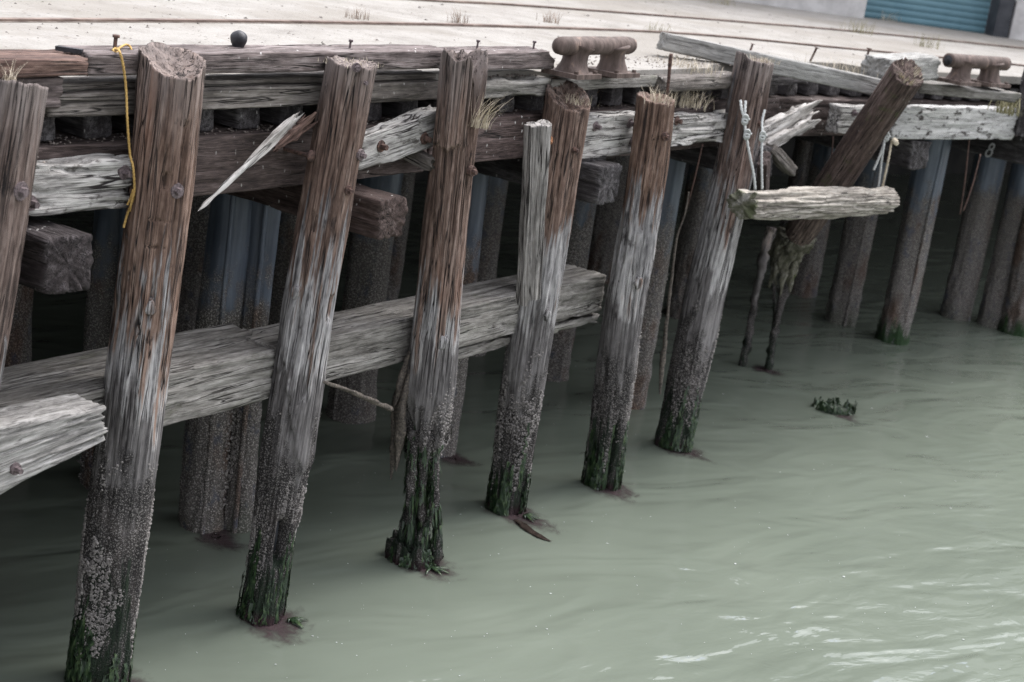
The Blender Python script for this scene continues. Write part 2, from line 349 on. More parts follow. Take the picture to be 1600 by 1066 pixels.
def pile_material():
    t = NT("weathered_pile"); P = t.tc.outputs['Object']; z = t.sep(P, 2); tz = t.m_('MULTIPLY', t.m_('SUBTRACT', t.oi.outputs['Random'], .5), .34); zt_ = t.m_('ADD', z, tz)
    a = t.noise(t.vec((24, 24, 1.5)), 1, 5, .62, .15); b = t.noise(t.vec((150, 150, 7)), 1, 3, .7); c = t.noise(t.vec((4.5, 4.5, .8)), 1, 4, .6, .5)
    med = t.noise(t.vec((9, 9, 5)), 1, 5, .65)
    f = t.m_('ADD', t.m_('MULTIPLY', a, .6), t.m_('MULTIPLY', b, .4)); f = t.m_('ADD', f, t.m_('MULTIPLY', t.m_('SUBTRACT', c, .5), .5))
    blk = t.noise(t.vec((42, 42, 13)), 1, 3, .6); f = t.m_('ADD', f, t.m_('MULTIPLY', t.m_('SUBTRACT', blk, .5), .34))
    brown = t.ramp(f, [(.27, (.034, .022, .017)), (.42, (.105, .063, .046)), (.55, (.195, .126, .094)), (.70, (.34, .245, .195))])
    dark = t.ramp(f, [(.28, (.022, .017, .016)), (.5, (.095, .072, .064)), (.72, (.25, .205, .188))])
    brown = t.mix(t.attr('dark'), brown, dark)
    # reddish bare patches
    brown = t.mix(t.m_('MULTIPLY', t.sm(c, .56, .74), .38), brown, (.17, .078, .045))
    grey = t.ramp(f, [(.30, (.07, .065, .066)), (.44, (.25, .24, .238)), (.58, (.40, .385, .375)), (.74, (.55, .53, .515))])
    wet = t.ramp(f, [(.32, (.034, .031, .031)), (.5, (.118, .108, .105)), (.7, (.21, .197, .193))])
    zz = t.m_('ADD', z, t.m_('MULTIPLY', t.m_('SUBTRACT', a, .5), 2.6)); zz = t.m_('ADD', zz, t.m_('MULTIPLY', t.m_('SUBTRACT', c, .5), 2.4))
    zz = t.m_('ADD', zz, t.attr('dz'))
    gm = t.m_('MULTIPLY', t.sm(zz, 2.12, 1.82), t.attr('bleach')); col = t.mix(gm, brown, grey)
    # grey weathering at the exposed head of the pile
    gt = t.m_('MULTIPLY', t.sm(t.m_('ADD', z, t.m_('MULTIPLY', t.m_('SUBTRACT', a, .5), .9)), 2.75, 3.25), .55); col = t.mix(gt, col, (.23, .205, .195))
    zw = t.m_('ADD', zt_, t.m_('MULTIPLY', t.m_('SUBTRACT', med, .5), .6)); zw = t.m_('ADD', zw, t.m_('MULTIPLY', t.m_('SUBTRACT', c, .5), .9)); zw = t.m_('ADD', zw, t.m_('MULTIPLY', t.m_('SUBTRACT', a, .5), .9))
    col = t.mix(t.m_('MULTIPLY', t.sm(zw, 1.62, 1.46), .9), col, wet)
    # barnacle crust
    v1 = t.vor(t.vec((70, 70, 70)), 1); v2 = t.vor(t.vec((130, 130, 130)), 1)
    sp = t.m_('MAXIMUM', t.sm(v1, .42, .22), t.sm(v2, .40, .25))
    crust = t.mix(sp, (.028, .025, .024), (.20, .185, .175)); crust = t.mix(t.sm(med, .45, .7), crust, t.mix(sp, (.07, .06, .056), (.30, .275, .26)))
    zb = t.m_('ADD', zt_, t.m_('MULTIPLY', t.m_('SUBTRACT', med, .5), 1.2)); zb = t.m_('ADD', zb, t.m_('MULTIPLY', t.m_('SUBTRACT', c, .5), 1.5))
    bm = t.sm(zb, 1.22, .92); col = t.mix(bm, col, crust)
    # green weed at the tide line
    za = t.m_('ADD', zt_, t.m_('MULTIPLY', t.m_('SUBTRACT', a, .5), 1.3)); za = t.m_('ADD', za, t.m_('MULTIPLY', t.m_('SUBTRACT', c, .5), 1.0)); za = t.m_('ADD', za, t.m_('MULTIPLY', t.m_('SUBTRACT', med, .5), .5))
    am = t.m_('MULTIPLY', t.sm(za, .56, .40), t.sm(t.noise(t.vec((22, 22, 5)), 1, 4, .7), .36, .52)); col = t.mix(t.m_('MULTIPLY', am, .92), col, t.ramp(b, [(.3, (.004, .008, .005)), (.6, (.010, .022, .010)), (.78, (.035, .055, .025))]))
    rp = t.m_('MULTIPLY', t.sm(t.noise(t.vec((11, 11, 4)), 1, 5, .7), .60, .68), t.sm(z, 1.5, 1.8)); col = t.mix(t.m_('MULTIPLY', rp, .8), col, (.02, .015, .014))
    col = t.mix(t.sm(z, .09, .02), col, (.035, .02, .022))
    fl = t.noise(t.vec((70, 70, 1.9)), 1, 2, .6, .3); fl = t.m_('MULTIPLY', t.m_('MULTIPLY', t.sm(fl, .43, .33), t.sm(z, .9, 1.4)), .55); col = t.mix(fl, col, (.016, .012, .012))
    k = t.noise(t.vec((26, 26, .8)), 1, 2, .5, .8); ck = t.sm(t.m_('ABSOLUTE', t.m_('SUBTRACT', k, .5)), .03, .0)
    ck = t.m_('MULTIPLY', t.m_('MULTIPLY', ck, t.sm(c, .4, .55)), t.sm(z, 1.0, 1.5)); col = t.mix(ck, col, (.010, .008, .008))
    h = t.m_('ADD', t.m_('MULTIPLY', b, .45), t.m_('MULTIPLY', a, .9)); h = t.m_('SUBTRACT', h, t.m_('ADD', t.m_('MULTIPLY', ck, 1.2), fl))
    h = t.m_('ADD', h, t.m_('MULTIPLY', t.m_('MULTIPLY', sp, bm), .9))
    rough = t.m_('SUBTRACT', .85, t.m_('MULTIPLY', t.sm(z, .5, .1), .4))
    return t.fin(col, rough, t.bump(h, .009, 1.), .3)
def wrap_material():
    t = NT("wrapped_pile"); z = t.sep(t.tc.outputs['Object'], 2)
    a = t.noise(t.vec((5, 5, 26)), 1, 4, .6, .4); c = t.noise(t.vec((3, 3, 1.4)), 1, 4, .6); med = t.noise(t.vec((9, 9, 6)), 1, 5, .65)
    st = t.noise(t.vec((12, 12, 1.2)), 1, 4, .6)
    plas = t.ramp(t.m_('ADD', t.m_('MULTIPLY', st, .6), t.m_('MULTIPLY', c, .4)), [(.35, (.045, .055, .072)), (.55, (.105, .125, .155)), (.7, (.21, .235, .27))])
    v1 = t.vor(t.vec((60, 60, 60)), 1); v2 = t.vor(t.vec((110, 110, 110)), 1); sp = t.m_('MAXIMUM', t.sm(v1, .42, .22), t.sm(v2, .4, .25))
    cr = t.mix(sp, (.105, .094, .086), (.40, .37, .34)); cr = t.mix(t.sm(c, .5, .68), cr, t.mix(sp, (.08, .052, .04), (.27, .19, .145)))
    cr = t.mix(t.m_('MULTIPLY', t.sm(med, .55, .68), .6), cr, (.05, .065, .10))
    zb = t.m_('ADD', z, t.m_('MULTIPLY', t.m_('SUBTRACT', med, .5), 1.3)); bm = t.sm(zb, 1.75, 1.35); col = t.mix(bm, plas, cr)
    za = t.m_('ADD', z, t.m_('MULTIPLY', t.m_('SUBTRACT', st, .5), .8)); col = t.mix(t.m_('MULTIPLY', t.sm(za, .25, .05), t.attr('weed')), col, (.02, .05, .015))
    h = t.m_('ADD', t.m_('MULTIPLY', a, .25), t.m_('MULTIPLY', t.m_('MULTIPLY', sp, bm), 1.)); rough = t.m_('ADD', .38, t.m_('MULTIPLY', bm, .45))
    return t.fin(col, rough, t.bump(h, .010, 1.), .4)
M = {}
M['pile'] = pile_material(); M['wrap'] = wrap_material()
M['white'] = wood('bleached_timber', (.10, .092, .088), (.38, .362, .34), (.58, .56, .53), crackamt=1.3, gapc=(.022, .018, .018), rot=.75, cw=.05)
M['peel'] = wood('peeling_timber', (.28, .27, .26), (.48, .47, .455), (.62, .605, .585), crackamt=.6, rot=.95, gapc=(.02, .02, .02), rotlo=.53)
M['grey'] = wood('grey_timber', (.065, .059, .052), (.205, .192, .174), (.37, .352, .326), moss=.25, rot=.3)
M['greylog'] = wood('pale_log', (.13, .116, .098), (.32, .29, .25), (.50, .465, .41), axis=2, rot=.45, endmoss=.9)
M['rail'] = wood('purple_grey_timber', (.045, .035, .033), (.135, .108, .102), (.28, .242, .23), spots=.8)
M['plank'] = wood('grey_brown_plank', (.042, .037, .033), (.128, .112, .100), (.26, .235, .212), spots=.6, moss=.15)
M['red'] = wood('red_brown_timber', (.036, .022, .018), (.12, .074, .060), (.25, .17, .138), spots=.5, rot=.2)
M['dark'] = wood('dark_beam', (.020, .015, .014), (.066, .049, .044), (.15, .118, .11), spots=.8)
M['tar'] = wood('tarred_timber', (.018, .016, .016), (.058, .052, .053), (.17, .16, .16), spots=.7, crackamt=.6)
M['darkred'] = wood('dark_purple_beam', (.022, .015, .014), (.078, .055, .050), (.17, .13, .122), spots=.9)
M['capred'] = wood('red_brown_cap', (.022, .016, .014), (.070, .048, .042), (.15, .115, .105), spots=.8, rot=.4)
M['capdark'] = wood('dark_cap', (.010, .008, .008), (.034, .027, .027), (.09, .078, .08), spots=.7)
M['block'] = wood('pale_block', (.12, .114, .107), (.28, .268, .252), (.47, .455, .435), rot=.25)
M['board'] = wood('silver_board', (.15, .146, .138), (.29, .282, .265), (.42, .41, .385), rot=.15, crackamt=.6)
M['postgrey'] = wood('grey_post', (.075, .07, .066), (.22, .205, .19), (.42, .395, .37), axis=2, rot=.1)
M['splint'] = wood('splintered_wood', (.16, .145, .13), (.42, .395, .37), (.62, .60, .58), rot=.4)

def simple(name, c0, c1, sc=20, rough=.8, spec=.3, metal=0., bump=.004, c2=None, vs=(1, 1, 1)):
    t = NT(name); a = t.noise(t.vec(vs), sc, 5, .6)
    col = t.ramp(a, [(.35, c0), (.62, c1)] + ([(.75, c2)] if c2 else [])); return t.fin(col, rough, t.bump(a, bump, .8), spec, Metallic=metal)
M['rust'] = simple('rusty_iron', (.035, .023, .020), (.12, .072, .058), 60, .8, c2=(.20, .10, .055))
M['railhead'] = simple('worn_rail', (.085, .058, .048), (.19, .14, .115), 5, .7, c2=(.28, .24, .21))
M['bolt'] = simple('bolt_iron', (.06, .045, .048), (.17, .135, .135), 90, .7)
M['orange'] = simple('orange_rust', (.12, .05, .025), (.32, .15, .075), 60, .85)
M['bitt'] = simple('old_bollard_iron', (.060, .043, .036), (.125, .092, .080), 22, .75, .25, c2=(.27, .19, .145), vs=(1, 1, .22), bump=.008)
M['black'] = simple('black_rubber', (.012, .012, .014), (.03, .03, .034), 30, .5)
M['yellow'] = simple('yellow_rope', (.34, .20, .06), (.54, .36, .12), 160, .7)
M['cord'] = simple('white_cord', (.34, .35, .34), (.52, .53, .51), 120, .7)
M['barn'] = simple('barnacle_shell', (.085, .077, .072), (.33, .305, .285), 75, .75)
M['mussel'] = simple('mussel_crust', (.030, .026, .024), (.13, .11, .09), 70, .8, c2=(.26, .23, .19))
M['straw'] = simple('dry_straw', (.34, .29, .21), (.58, .51, .40), 30, .8)
M['weedgreen'] = simple('weed_leaves', (.15, .14, .07), (.32, .29, .17), 30, .8)
M['brownweed'] = simple('brown_twigs', (.14, .095, .07), (.28, .20, .14), 30, .8)
M['dirt'] = simple('gritty_dirt', (.09, .075, .065), (.26, .225, .20), 45, .95, c2=(.42, .37, .33))
M['moss'] = simple('moss_end', (.16, .15, .135), (.25, .235, .20), 9, .95, c2=(.10, .12, .045))
def algae_mat():
    t = NT('green_algae'); a = t.noise(t.vec((1, 1, .5)), 40, 4, .6)
    return t.fin(t.ramp(a, [(.3, (.005, .010, .005)), (.5, (.018, .038, .016)), (.7, (.07, .105, .042))]), .32, t.bump(a, .004, 1.), .5)
M['algae'] = algae_mat()
M['fray'] = wood('frayed_wood', (.03, .027, .02), (.11, .105, .075), (.26, .245, .21), axis=2, moss=.9, rot=.3)
# ---- water
def water_mat():
    t = NT('murky_water'); P = t.tc.outputs['Object']
    rot = t.n("ShaderNodeVectorRotate", inp={0: P, 'Angle': math.radians(-32)}, rotation_type='Z_AXIS')
    v = t.n("ShaderNodeVectorMath", inp={0: rot, 1: (1.0, 2.1, 1)}, operation='MULTIPLY')
    w1 = t.noise(v, .85, 2, .5, .7); w2 = t.noise(v, 2.6, 3, .5, .8); w3 = t.noise(v, 9., 2, .5, .3)
    v4 = t.n("ShaderNodeVectorMath", inp={0: rot, 1: (.8, 2.4, 1)}, operation='MULTIPLY'); w4 = t.noise(v4, 1.05, 2, .45, .7)
    open_ = t.sm(t.m_('ADD', t.m_('MULTIPLY', t.sep(P, 0), .838), t.m_('MULTIPLY', t.m_('SUBTRACT', t.sep(P, 1), 9.6), -.545)), .3, 2.6)   # calmer in the lee of the piles
    h = t.m_('ADD', t.m_('MULTIPLY', w1, 1.), t.m_('MULTIPLY', t.m_('ADD', t.m_('MULTIPLY', w2, .16), t.m_('MULTIPLY', w4, .62)), t.m_('ADD', .25, open_)))
    h = t.m_('ADD', h, t.m_('MULTIPLY', w3, .012))
    c = t.noise(P, .45, 3, .5, .4)
    col = t.mix(t.sm(c, .3, .7), (.121, .139, .111), (.139, .158, .127))
    return t.fin(col, .012, t.bump(h, .055, 1.), .5, IOR=1.40)
M['water'] = water_mat()
def concrete_mat():
    t = NT('pale_concrete'); P = t.tc.outputs['Object']
    a = t.noise(P, 3.2, 6, .65); b = t.noise(P, 60, 4, .7); c = t.noise(P, .7, 4, .6)
    f = t.m_('ADD', t.m_('MULTIPLY', a, .6), t.m_('MULTIPLY', b, .4))
    col = t.ramp(f, [(.3, (.16, .146, .130)), (.48, (.262, .246, .224)), (.68, (.325, .309, .286))])
    col = t.mix(t.m_('MULTIPLY', t.sm(c, .46, .58), .55), col, (.205, .186, .160))
    v = t.vor(P, 22, 0); sp = t.m_('MULTIPLY', t.sm(v, .22, .12), t.sm(t.noise(P, 9, 3), .48, .6)); col = t.mix(sp, col, (.13, .115, .105)); v = t.vor(P, 8, 0); col = t.mix(t.m_('MULTIPLY', t.sm(v, .12, .07), .8), col, (.09, .08, .075))
    cr = t.vor(t.n("ShaderNodeVectorMath", inp={0: P, 1: t.n("ShaderNodeTexNoise", 1, inp={'Vector': P, 'Scale': 2.})}, operation='ADD'), .55, 0, 'DISTANCE_TO_EDGE')
    col = t.mix(t.m_('MULTIPLY', t.sm(cr, .008, .0), .35), col, (.16, .13, .11))
    return t.fin(col, .9, t.bump(b, .006, .7), .2)
M['conc'] = concrete_mat()
M['wall'] = simple('painted_wall', (.40, .395, .395), (.48, .475, .475), 2.5, .9)
M['plinth'] = simple('concrete_plinth', (.40, .385, .375), (.54, .525, .51), 5, .9)
M['shutter'] = simple('blue_shutter', (.095, .185, .225), (.12, .22, .26), 3, .5)
M['frame'] = simple('dark_frame', (.03, .032, .038), (.055, .058, .065), 8, .6)
def seaweed_mat():
    t = NT('sunken_seaweed'); at_ = t.n("ShaderNodeAttribute", 2, attribute_type='GEOMETRY', attribute_name='cover')
    n_ = t.noise(t.vec((1, 1, 1)), 14, 5, .65, .6); a = t.m_('MULTIPLY', t.sm(t.m_('ADD', at_, t.m_('MULTIPLY', t.m_('SUBTRACT', n_, .5), .9)), .25, .85), .88)
    t.fin(t.mix(n_, (.035, .022, .026), (.085, .06, .062)), .12, t.bump(n_, .01, .4), .5, Alpha=a); return t.m
M['seaweed'] = seaweed_mat()
M['foam'] = simple('foam_fleck', (.28, .30, .28), (.42, .44, .42), 30, .7)

# ------------------------------------------------------------------ setting: water, deck, building
mb = MB(); mb.add([[-600, -300, 0], [600, -300, 0], [600, 900, 0], [-600, 900, 0]], [[0, 1, 2, 3]])
tag(mb.obj('water', M['water'], smooth=False), kind='structure')
ss = np.concatenate([np.arange(-30, 4, .25), np.arange(4, 6, .1), np.arange(6, 40, .25)])
top_ = []
for s in ss:
    e = .34 if s < -.2 else (.36 if s < .7 else .29)
    if -.2 < s < .8: e += .10 * abs(float(noise(s * 5, 1.1, 0)))
    if 3.2 < s < 5.4: e += .18 + .12 * float(noise(s * 4, 2.1, 0))
    top_.append(W(s, e, 3.02))
top_ = np.array(top_); bot_ = top_ - [0, 0, .07]; bk = np.array([[*(np.array(q[:2]) + np.array([-60, 90.]) * 1), 3.02] for q in top_]); bkb = bk - [0, 0, .07]
k = len(ss); mb = MB(); mb.add(np.concatenate([bkb, bot_, top_, bk]), gridq(4, k, False))
tag(mb.obj('pavement', M['conc'], smooth=False), 'pale concrete dock deck', None, None, 'structure')

bwl = np.array([W(s, 9, 0) for s in np.arange(-40, 41, 4.)]); k = len(bwl); mb = MB(); mb.add(np.concatenate([bwl - [0, 0, 1], bwl + [0, 0, 2.94]]), gridq(2, k, False)); tag(mb.obj('light_block_wall', simple('dark_light_block', (.02, .02, .02), (.04, .038, .036), 2, .95), smooth=False), 'added dark wall blocking light far back under the dock', None, None, 'structure')  # added wall, keeps light from leaking in behind the dock

def deckline(name, px, wdt, h, mat, label, z=3.02):
    p = resample(np.array([at(x, y, z) for x, y in px]), 60); T = np.gradient(p, axis=0); T /= np.linalg.norm(T, axis=1)[:, None]; N = np.stack([-T[:, 1], T[:, 0], 0 * T[:, 0]], 1)
    mb = MB(); k = len(p)
    a = p - N * wdt / 2; b = p + N * wdt / 2
    up = np.array([0, 0, h])
    mb.add(np.concatenate([a, a + up, b + up, b]), gridq(4, k, False)[:, ::-1]); return mb
R1 = [(-160, 32), (0, 32), (270, 33), (530, 36), (800, 42), (1070, 53), (1300, 74), (1600, 103), (1800, 125)]
R2 = [(560, -6), (700, 3), (800, 8), (1060, 27), (1330, 49), (1600, 76), (1750, 92)]
for R, lb in ((R1, 'rusty crane rail sunk in the pale concrete, nearer the dock edge'), (R2, 'rusty crane rail sunk in the pale concrete, nearer the shuttered building')):
    o = empty('crane_rail', at(*R[3], 3.02), lb, 'rail', 'rails sunk in the dock'); L_ = -np.array(o.location)
    mbs = deckline('rail', R, .055, .012, None, '', 3.026); mbs.v = [x + L_ for x in mbs.v]; mbs.obj('rail_head', M['railhead'], o, smooth=False)
    Pz = np.array([at(x, y, 3.024) for x, y in R]); 
    mbs = deckline('g', R, .15, .004, None, '', 3.0205); mbs.v = [x + L_ for x in mbs.v]; mbs.obj('flangeway', simple('rail_groove', (.13, .105, .09), (.27, .235, .205), 9, .9), o, smooth=False)

# building behind the dock
BA = at(1165, 3, 3.02); BB = at(1340, 27, 3.02); bd = (BB - BA) / np.linalg.norm(BB - BA); bn = np.array([-bd[1], bd[0], 0])
bld = empty('warehouse', BB, 'pale warehouse front with a blue roller shutter at the back of the dock', 'building')
ang = math.atan2(bd[1], bd[0]); bld.rotation_euler = (0, 0, ang)
def bx(P): # photo spot on the deck -> distance along the front
    return float((at(*P, 3.02) - BB) @ bd)
xa, xb, xc = 0.05, bx((1546, 51)) - .27, bx((1561, 52)) - .27
mb = MB(); box(mb, ((-14 + xa) / 2, .25, 2.6), (14 + xa, .5, 5.4)); box(mb, ((xc + 20) / 2 + .0, .25, 2.6), (20 - xc, .5, 5.4)); box(mb, ((xa + xc) / 2, .25, 4.3), (xc - xa - .004, .496, 2.0)); mb.obj('wall', M['wall'], bld, smooth=False)
mb = MB(); box(mb, ((-14 + xa) / 2, -.06, .2), (14 + xa, .12, .62)); box(mb, ((xc + 20) / 2 + .02, -.08, .2), (20 - xc, .16, .62)); mb.obj('plinth', M['plinth'], bld, smooth=False)
mb = MB(); ny = 400; zz = np.linspace(-.05, 3.3, ny); yy = .20 - .018 * np.abs(np.sin(zz / .085 * np.pi)) ** .6
mb.add(np.concatenate([np.stack([np.full(ny, xa), yy, zz], 1), np.stack([np.full(ny, xb), yy, zz], 1)]), gridq(2, ny, False)); mb.obj('roller_shutter', M['shutter'], bld, smooth=False)
mb = MB(); box(mb, ((xb + xc) / 2, .12, 1.65), (xc - xb - .006, .5, 3.3)); mb.obj('door_jamb', M['frame'], bld, smooth=False)

# ------------------------------------------------------------------ growth on piles
def barnacles(parent, rad, z0, z1, n, seed, dens=None, rs=(.0025, .0058)):
    g = np.random.default_rng(seed); mb = MB(); th = g.uniform(0, 2 * np.pi, n * 2); z = z0 + (z1 - z0) * g.beta(1.3, 1.6, n * 2)
    keep = fbm(np.cos(th) * 2.2 + seed, np.sin(th) * 2.2, z * 4, 4) > -.10 + .8 * np.abs((z - (z0 + z1) / 2) / (z1 - z0)); th, z = th[keep][:n], z[keep][:n]
    r = rad(th, z); s = rs[0] + (rs[1] * 1.5 - rs[0]) * g.uniform(0, 1, len(th)) ** 2.2; k = 6; a = np.linspace(0, 2 * np.pi, k, endpoint=False)
    c = np.stack([r * np.cos(th), r * np.sin(th), z], 1); nn = np.stack([np.cos(th), np.sin(th), 0 * th], 1); tt = np.stack([-np.sin(th), np.cos(th), 0 * th], 1); up = np.array([0, 0, 1.])
    ring = lambda q, h: (c + nn * (s * h)[:, None])[:, None, :] + (tt[:, None, :] * np.cos(a)[None, :, None] + up * np.sin(a)[None, :, None]) * (s * q)[:, None, None]
    V = np.stack([ring(1.1, -.5), ring(.5, .9), ring(.25, .35)], 1).reshape(-1, 3)
    q0 = gridq(3, k); Q = (q0[None] + (np.arange(len(th)) * 3 * k)[:, None, None]).reshape(-1, 4)
    mb.add(V, Q); return mb.obj('barnacles', M['barn'], parent, kind='stuff')
def algae(parent, rad, z0, z1, n, seed, th_rng=(0, 2 * np.pi), ln=(.06, .21)):
    g = np.random.default_rng(seed); th = g.uniform(*th_rng, n); z = z0 + (z1 - z0) * g.beta(1., 1.7, n)
    keep = fbm(np.cos(th) * 3.5 + seed, np.sin(th) * 3.5, z * 1.5, 2) > -.15 + .9 * (z - z0) / (z1 - z0) - .3; th, z = th[keep], z[keep]; n = len(th)
    L = g.uniform(*ln, n); wd = g.uniform(.003, .012, n); V = []; k = 5
    for i in range(k):
        f = i / (k - 1); zi = np.maximum(z - L * f, .004); r = rad(th, zi) + .004 + .014 * np.sin(f * 3) * g.uniform(.2, 1, n); t2 = th + .12 * f * g.normal(0, 1, n)
        w2 = wd * (1 - .75 * f); tw = g.uniform(-.6, .6, n)
        c = np.stack([r * np.cos(t2), r * np.sin(t2), zi], 1); tt = np.stack([-np.sin(t2) * np.cos(tw) + np.cos(t2) * np.sin(tw), np.cos(t2) * np.cos(tw) + np.sin(t2) * np.sin(tw), 0 * t2], 1)
        V += [c - tt * w2[:, None], c + tt * w2[:, None]]
    V = np.stack(V, 1).reshape(-1, 3); q0 = np.array([[2 * i, 2 * i + 1, 2 * i + 3, 2 * i + 2] for i in range(k - 1)])
    Q = (q0[None] + (np.arange(n) * 2 * k)[:, None, None]).reshape(-1, 4)
    return MB().add(V, Q).obj('algae', M['algae'], parent, kind='stuff')
def tuft(name, P, n, h, spread, mat, label, cat='grass', group=None, seed=0, wd=.0025, lean=(0, 0)):
    g = np.random.default_rng(seed); mb = MB()
    for i in range(n):
        a = g.uniform(0, 6.28); b = g.normal(0, spread * .35, 2); hh = h * g.uniform(.5, 1.1); o = np.array([math.cos(a), math.sin(a), 0]) * hh * g.uniform(.1, .8) + np.array([*lean, 0]) * hh
        t = np.linspace(0, 1, 5)[:, None]; p = np.array([b[0], b[1], 0]) + o * t ** 1.8 + np.array([0, 0, hh]) * (t - .25 * g.uniform(0, 1) * t ** 3)
        sd = np.array([-math.sin(a), math.cos(a), 0]) * wd; k = (1 - .85 * t)
        mb.add(np.stack([p - sd * k, p + sd * k], 1).reshape(-1, 3), [[2 * j, 2 * j + 1, 2 * j + 3, 2 * j + 2] for j in range(4)])
    return mb.obj(name, mat, loc=P, label=label, cat=cat, group=group)
def bolt_on(parent, C, N, mat, r=.032, ln=.03, name='bolt'):
    """washer, shank and head facing N; C and N in the parent's frame"""
    N = np.asarray(N, float); N /= np.linalg.norm(N); C = np.asarray(C, float); mb = MB()
    tube(mb, [C - N * .02, C + N * .006], r, 3, 14, rough=.1); tube(mb, [C, C + N * ln], [r * .55, r * .5], 4, 6, rough=.12)
    return mb.obj(name, mat, parent, smooth=False)
def local(o, P):
    bpy.context.view_layer.update(); return np.array(o.matrix_world.inverted() @ Vector(P))
def localdir(o, d): return np.array(o.matrix_world.to_3x3().inverted() @ Vector(d))

# ------------------------------------------------------------------ fender piles
def pile(base, top, r0, r1, label, seed, dark=.3, bleach=1., dz=0., topf=None, carve=None, gouge=9, foot=.12, barn=3600, alg=520, zb=(.15, 1.25), za=(.02, .55), group='fender piles in front of the dock', L=None, z0=-.4, **kw):
    base = np.asarray(base, float); top = np.asarray(top, float); ax = top - base; L = np.linalg.norm(ax); car0 = carve
    def carve(th, z, r):
        if car0: r = car0(th, z, r)
        q_ = fbm(np.cos(th) * 2.4 + seed, np.sin(th) * 2.4, z * 2.2, 3)
        return r * (1 - foot * sstep(.85, .2, z + .25 * q_)) - .016 * sstep(1.0, .5, z) * sstep(.15, .5, q_)
    o = empty('fender_pile', base, label, 'pile', group); o.rotation_euler = Vector(ax).to_track_quat('Z', 'Y').to_euler()
    o.rotation_euler = (Matrix.Rotation(math.atan2(-ax[1], ax[2]), 4, 'X') @ Matrix.Rotation(math.atan2(ax[0], math.hypot(ax[1], ax[2])), 4, 'Y')).to_euler()
    b = log_mb(L, r0, r1, seed=seed, top=topf, carve=carve, z0=z0, gouge=gouge, **kw).obj('shaft', M['pile'], o)
    b['dark'] = float(dark); b['bleach'] = float(bleach); b['dz'] = float(dz)
    def rad(th, z):
        r = r0 + (r1 - r0) * (z - z0) / (L - z0) + .02 * noise(np.cos(th) * 1.3 + seed, np.sin(th) * 1.3, z * .9)
        if carve: r = carve(th, z, r)
        return r
    if barn: barnacles(b, rad, *zb, barn, seed + 50)
    if alg: algae(b, rad, *za, alg, seed + 80)
    return o, b
def rowpile(bx_, by_, tx, ty, dd=0.):
    B = at(bx_, by_, 0); v = B[:2] / np.linalg.norm(B[:2]); B = B + np.array([*(v * .14), 0])
    P0 = np.array([*(B[:2])]); off = -float((P0 - m2) @ n2)
    return B, onoff(tx, ty, off + dd)
tiltf = lambda a, b, nz=.015, f=3, sd=0: (lambda th: a * np.cos(th) + b * np.sin(th) + nz * noise(np.cos(th) * f + sd, np.sin(th) * f, 1.3))
piles = []
# foremost pile, cut by the frame
T0 = onoff(14, 118, 0); T0[2] = 3.11
piles.append(pile(W(sof(T0) - .42, .0, 0), T0, .17, .155, 'nearest dark brown pile at the left edge with grass in its top', 1, dark=.75, topf=tiltf(.01, -.02), dz=.5))
B, T = rowpile(150, 1086, 272, 94)
def carve1(th, z, r):
    d = np.angle(np.exp(1j * (th + 1.75))); k = np.exp(-(d / .35) ** 2)
    r = r - .012 * np.exp(-(((z - 2.44) / .006) ** 2)) * np.exp(-(np.angle(np.exp(1j * (th + 1.2))) / .3) ** 2) - .010 * np.exp(-(((z - 2.31) / .006) ** 2)) * np.exp(-(np.angle(np.exp(1j * (th + 1.3))) / .25) ** 2)
    r = r - .02 * np.exp(-((np.angle(np.exp(1j * (th + 2.3))) / .16) ** 2) - ((z - 1.98) / .12) ** 2)
    r = r - .03 * np.exp(-((np.angle(np.exp(1j * (th + 1.15))) / .10) ** 2) - ((z - 2.03) / .09) ** 2)
    r = r - .018 * np.exp(-((np.angle(np.exp(1j * (th + 1.45))) / .06) ** 2) - ((z - 1.9) / .03) ** 2)
    return r
piles.append(pile(B, T, .175, .150, 'reddish brown pile beside the yellow rope, slanted hollow top', 2, dark=.15, topf=tiltf(-.03, .05), carve=carve1, hollow=.07, barn=5200, alg=600, na=160, nz=330))
B, T = rowpile(405, 980, 550, 97)
def carve2(th, z, r):
    r = r - .14 * np.exp(-((np.angle(np.exp(1j * (th + 1.12))) / .25) ** 4) - ((z - .50) / .125) ** 4)
    for a, zc, w_, hh in ((-1.55, .55, .05, .25), (-1.75, .62, .04, .22), (-.85, .75, .05, .18), (-2.2, .7, .07, .2)):
        r = r - .03 * np.exp(-((np.angle(np.exp(1j * (th - a))) / w_) ** 2) - ((z - zc) / hh) ** 2)
    # ledge where the outer shell has rotted away
    e = .95 + .55 * sstep(-.7, -2.2, np.angle(np.exp(1j * th))) + .06 * noise(np.cos(th) * 6, np.sin(th) * 6, 2)
    return r - .018 * sstep(e + .02, e - .02, z) * sstep(-2.6, -2.2, np.angle(np.exp(1j * th)))
piles.append(pile(B, T, .160, .140, 'brown pile with flat debris covered top and an oval hole above the water', 3, dark=.35, topf=tiltf(.0, .01), carve=carve2, hollow=.015, barn=5200, alg=900, za=(.02, .62), na=160, nz=330))
mb = MB(); h_ = np.array([math.cos(-1.12), math.sin(-1.12), 0]); tube(mb, [h_ * .0 + [0, 0, .5], h_ * .045 + [0, 0, .5]], .10, 4, 14, rough=.2); mb.obj('rot_shade_plug', M['frame'], piles[2][0])  # dark plug stands in for rotten wood and the shade inside the hole
B, T = rowpile(642, 888, 727, 84)
L3 = T[2]
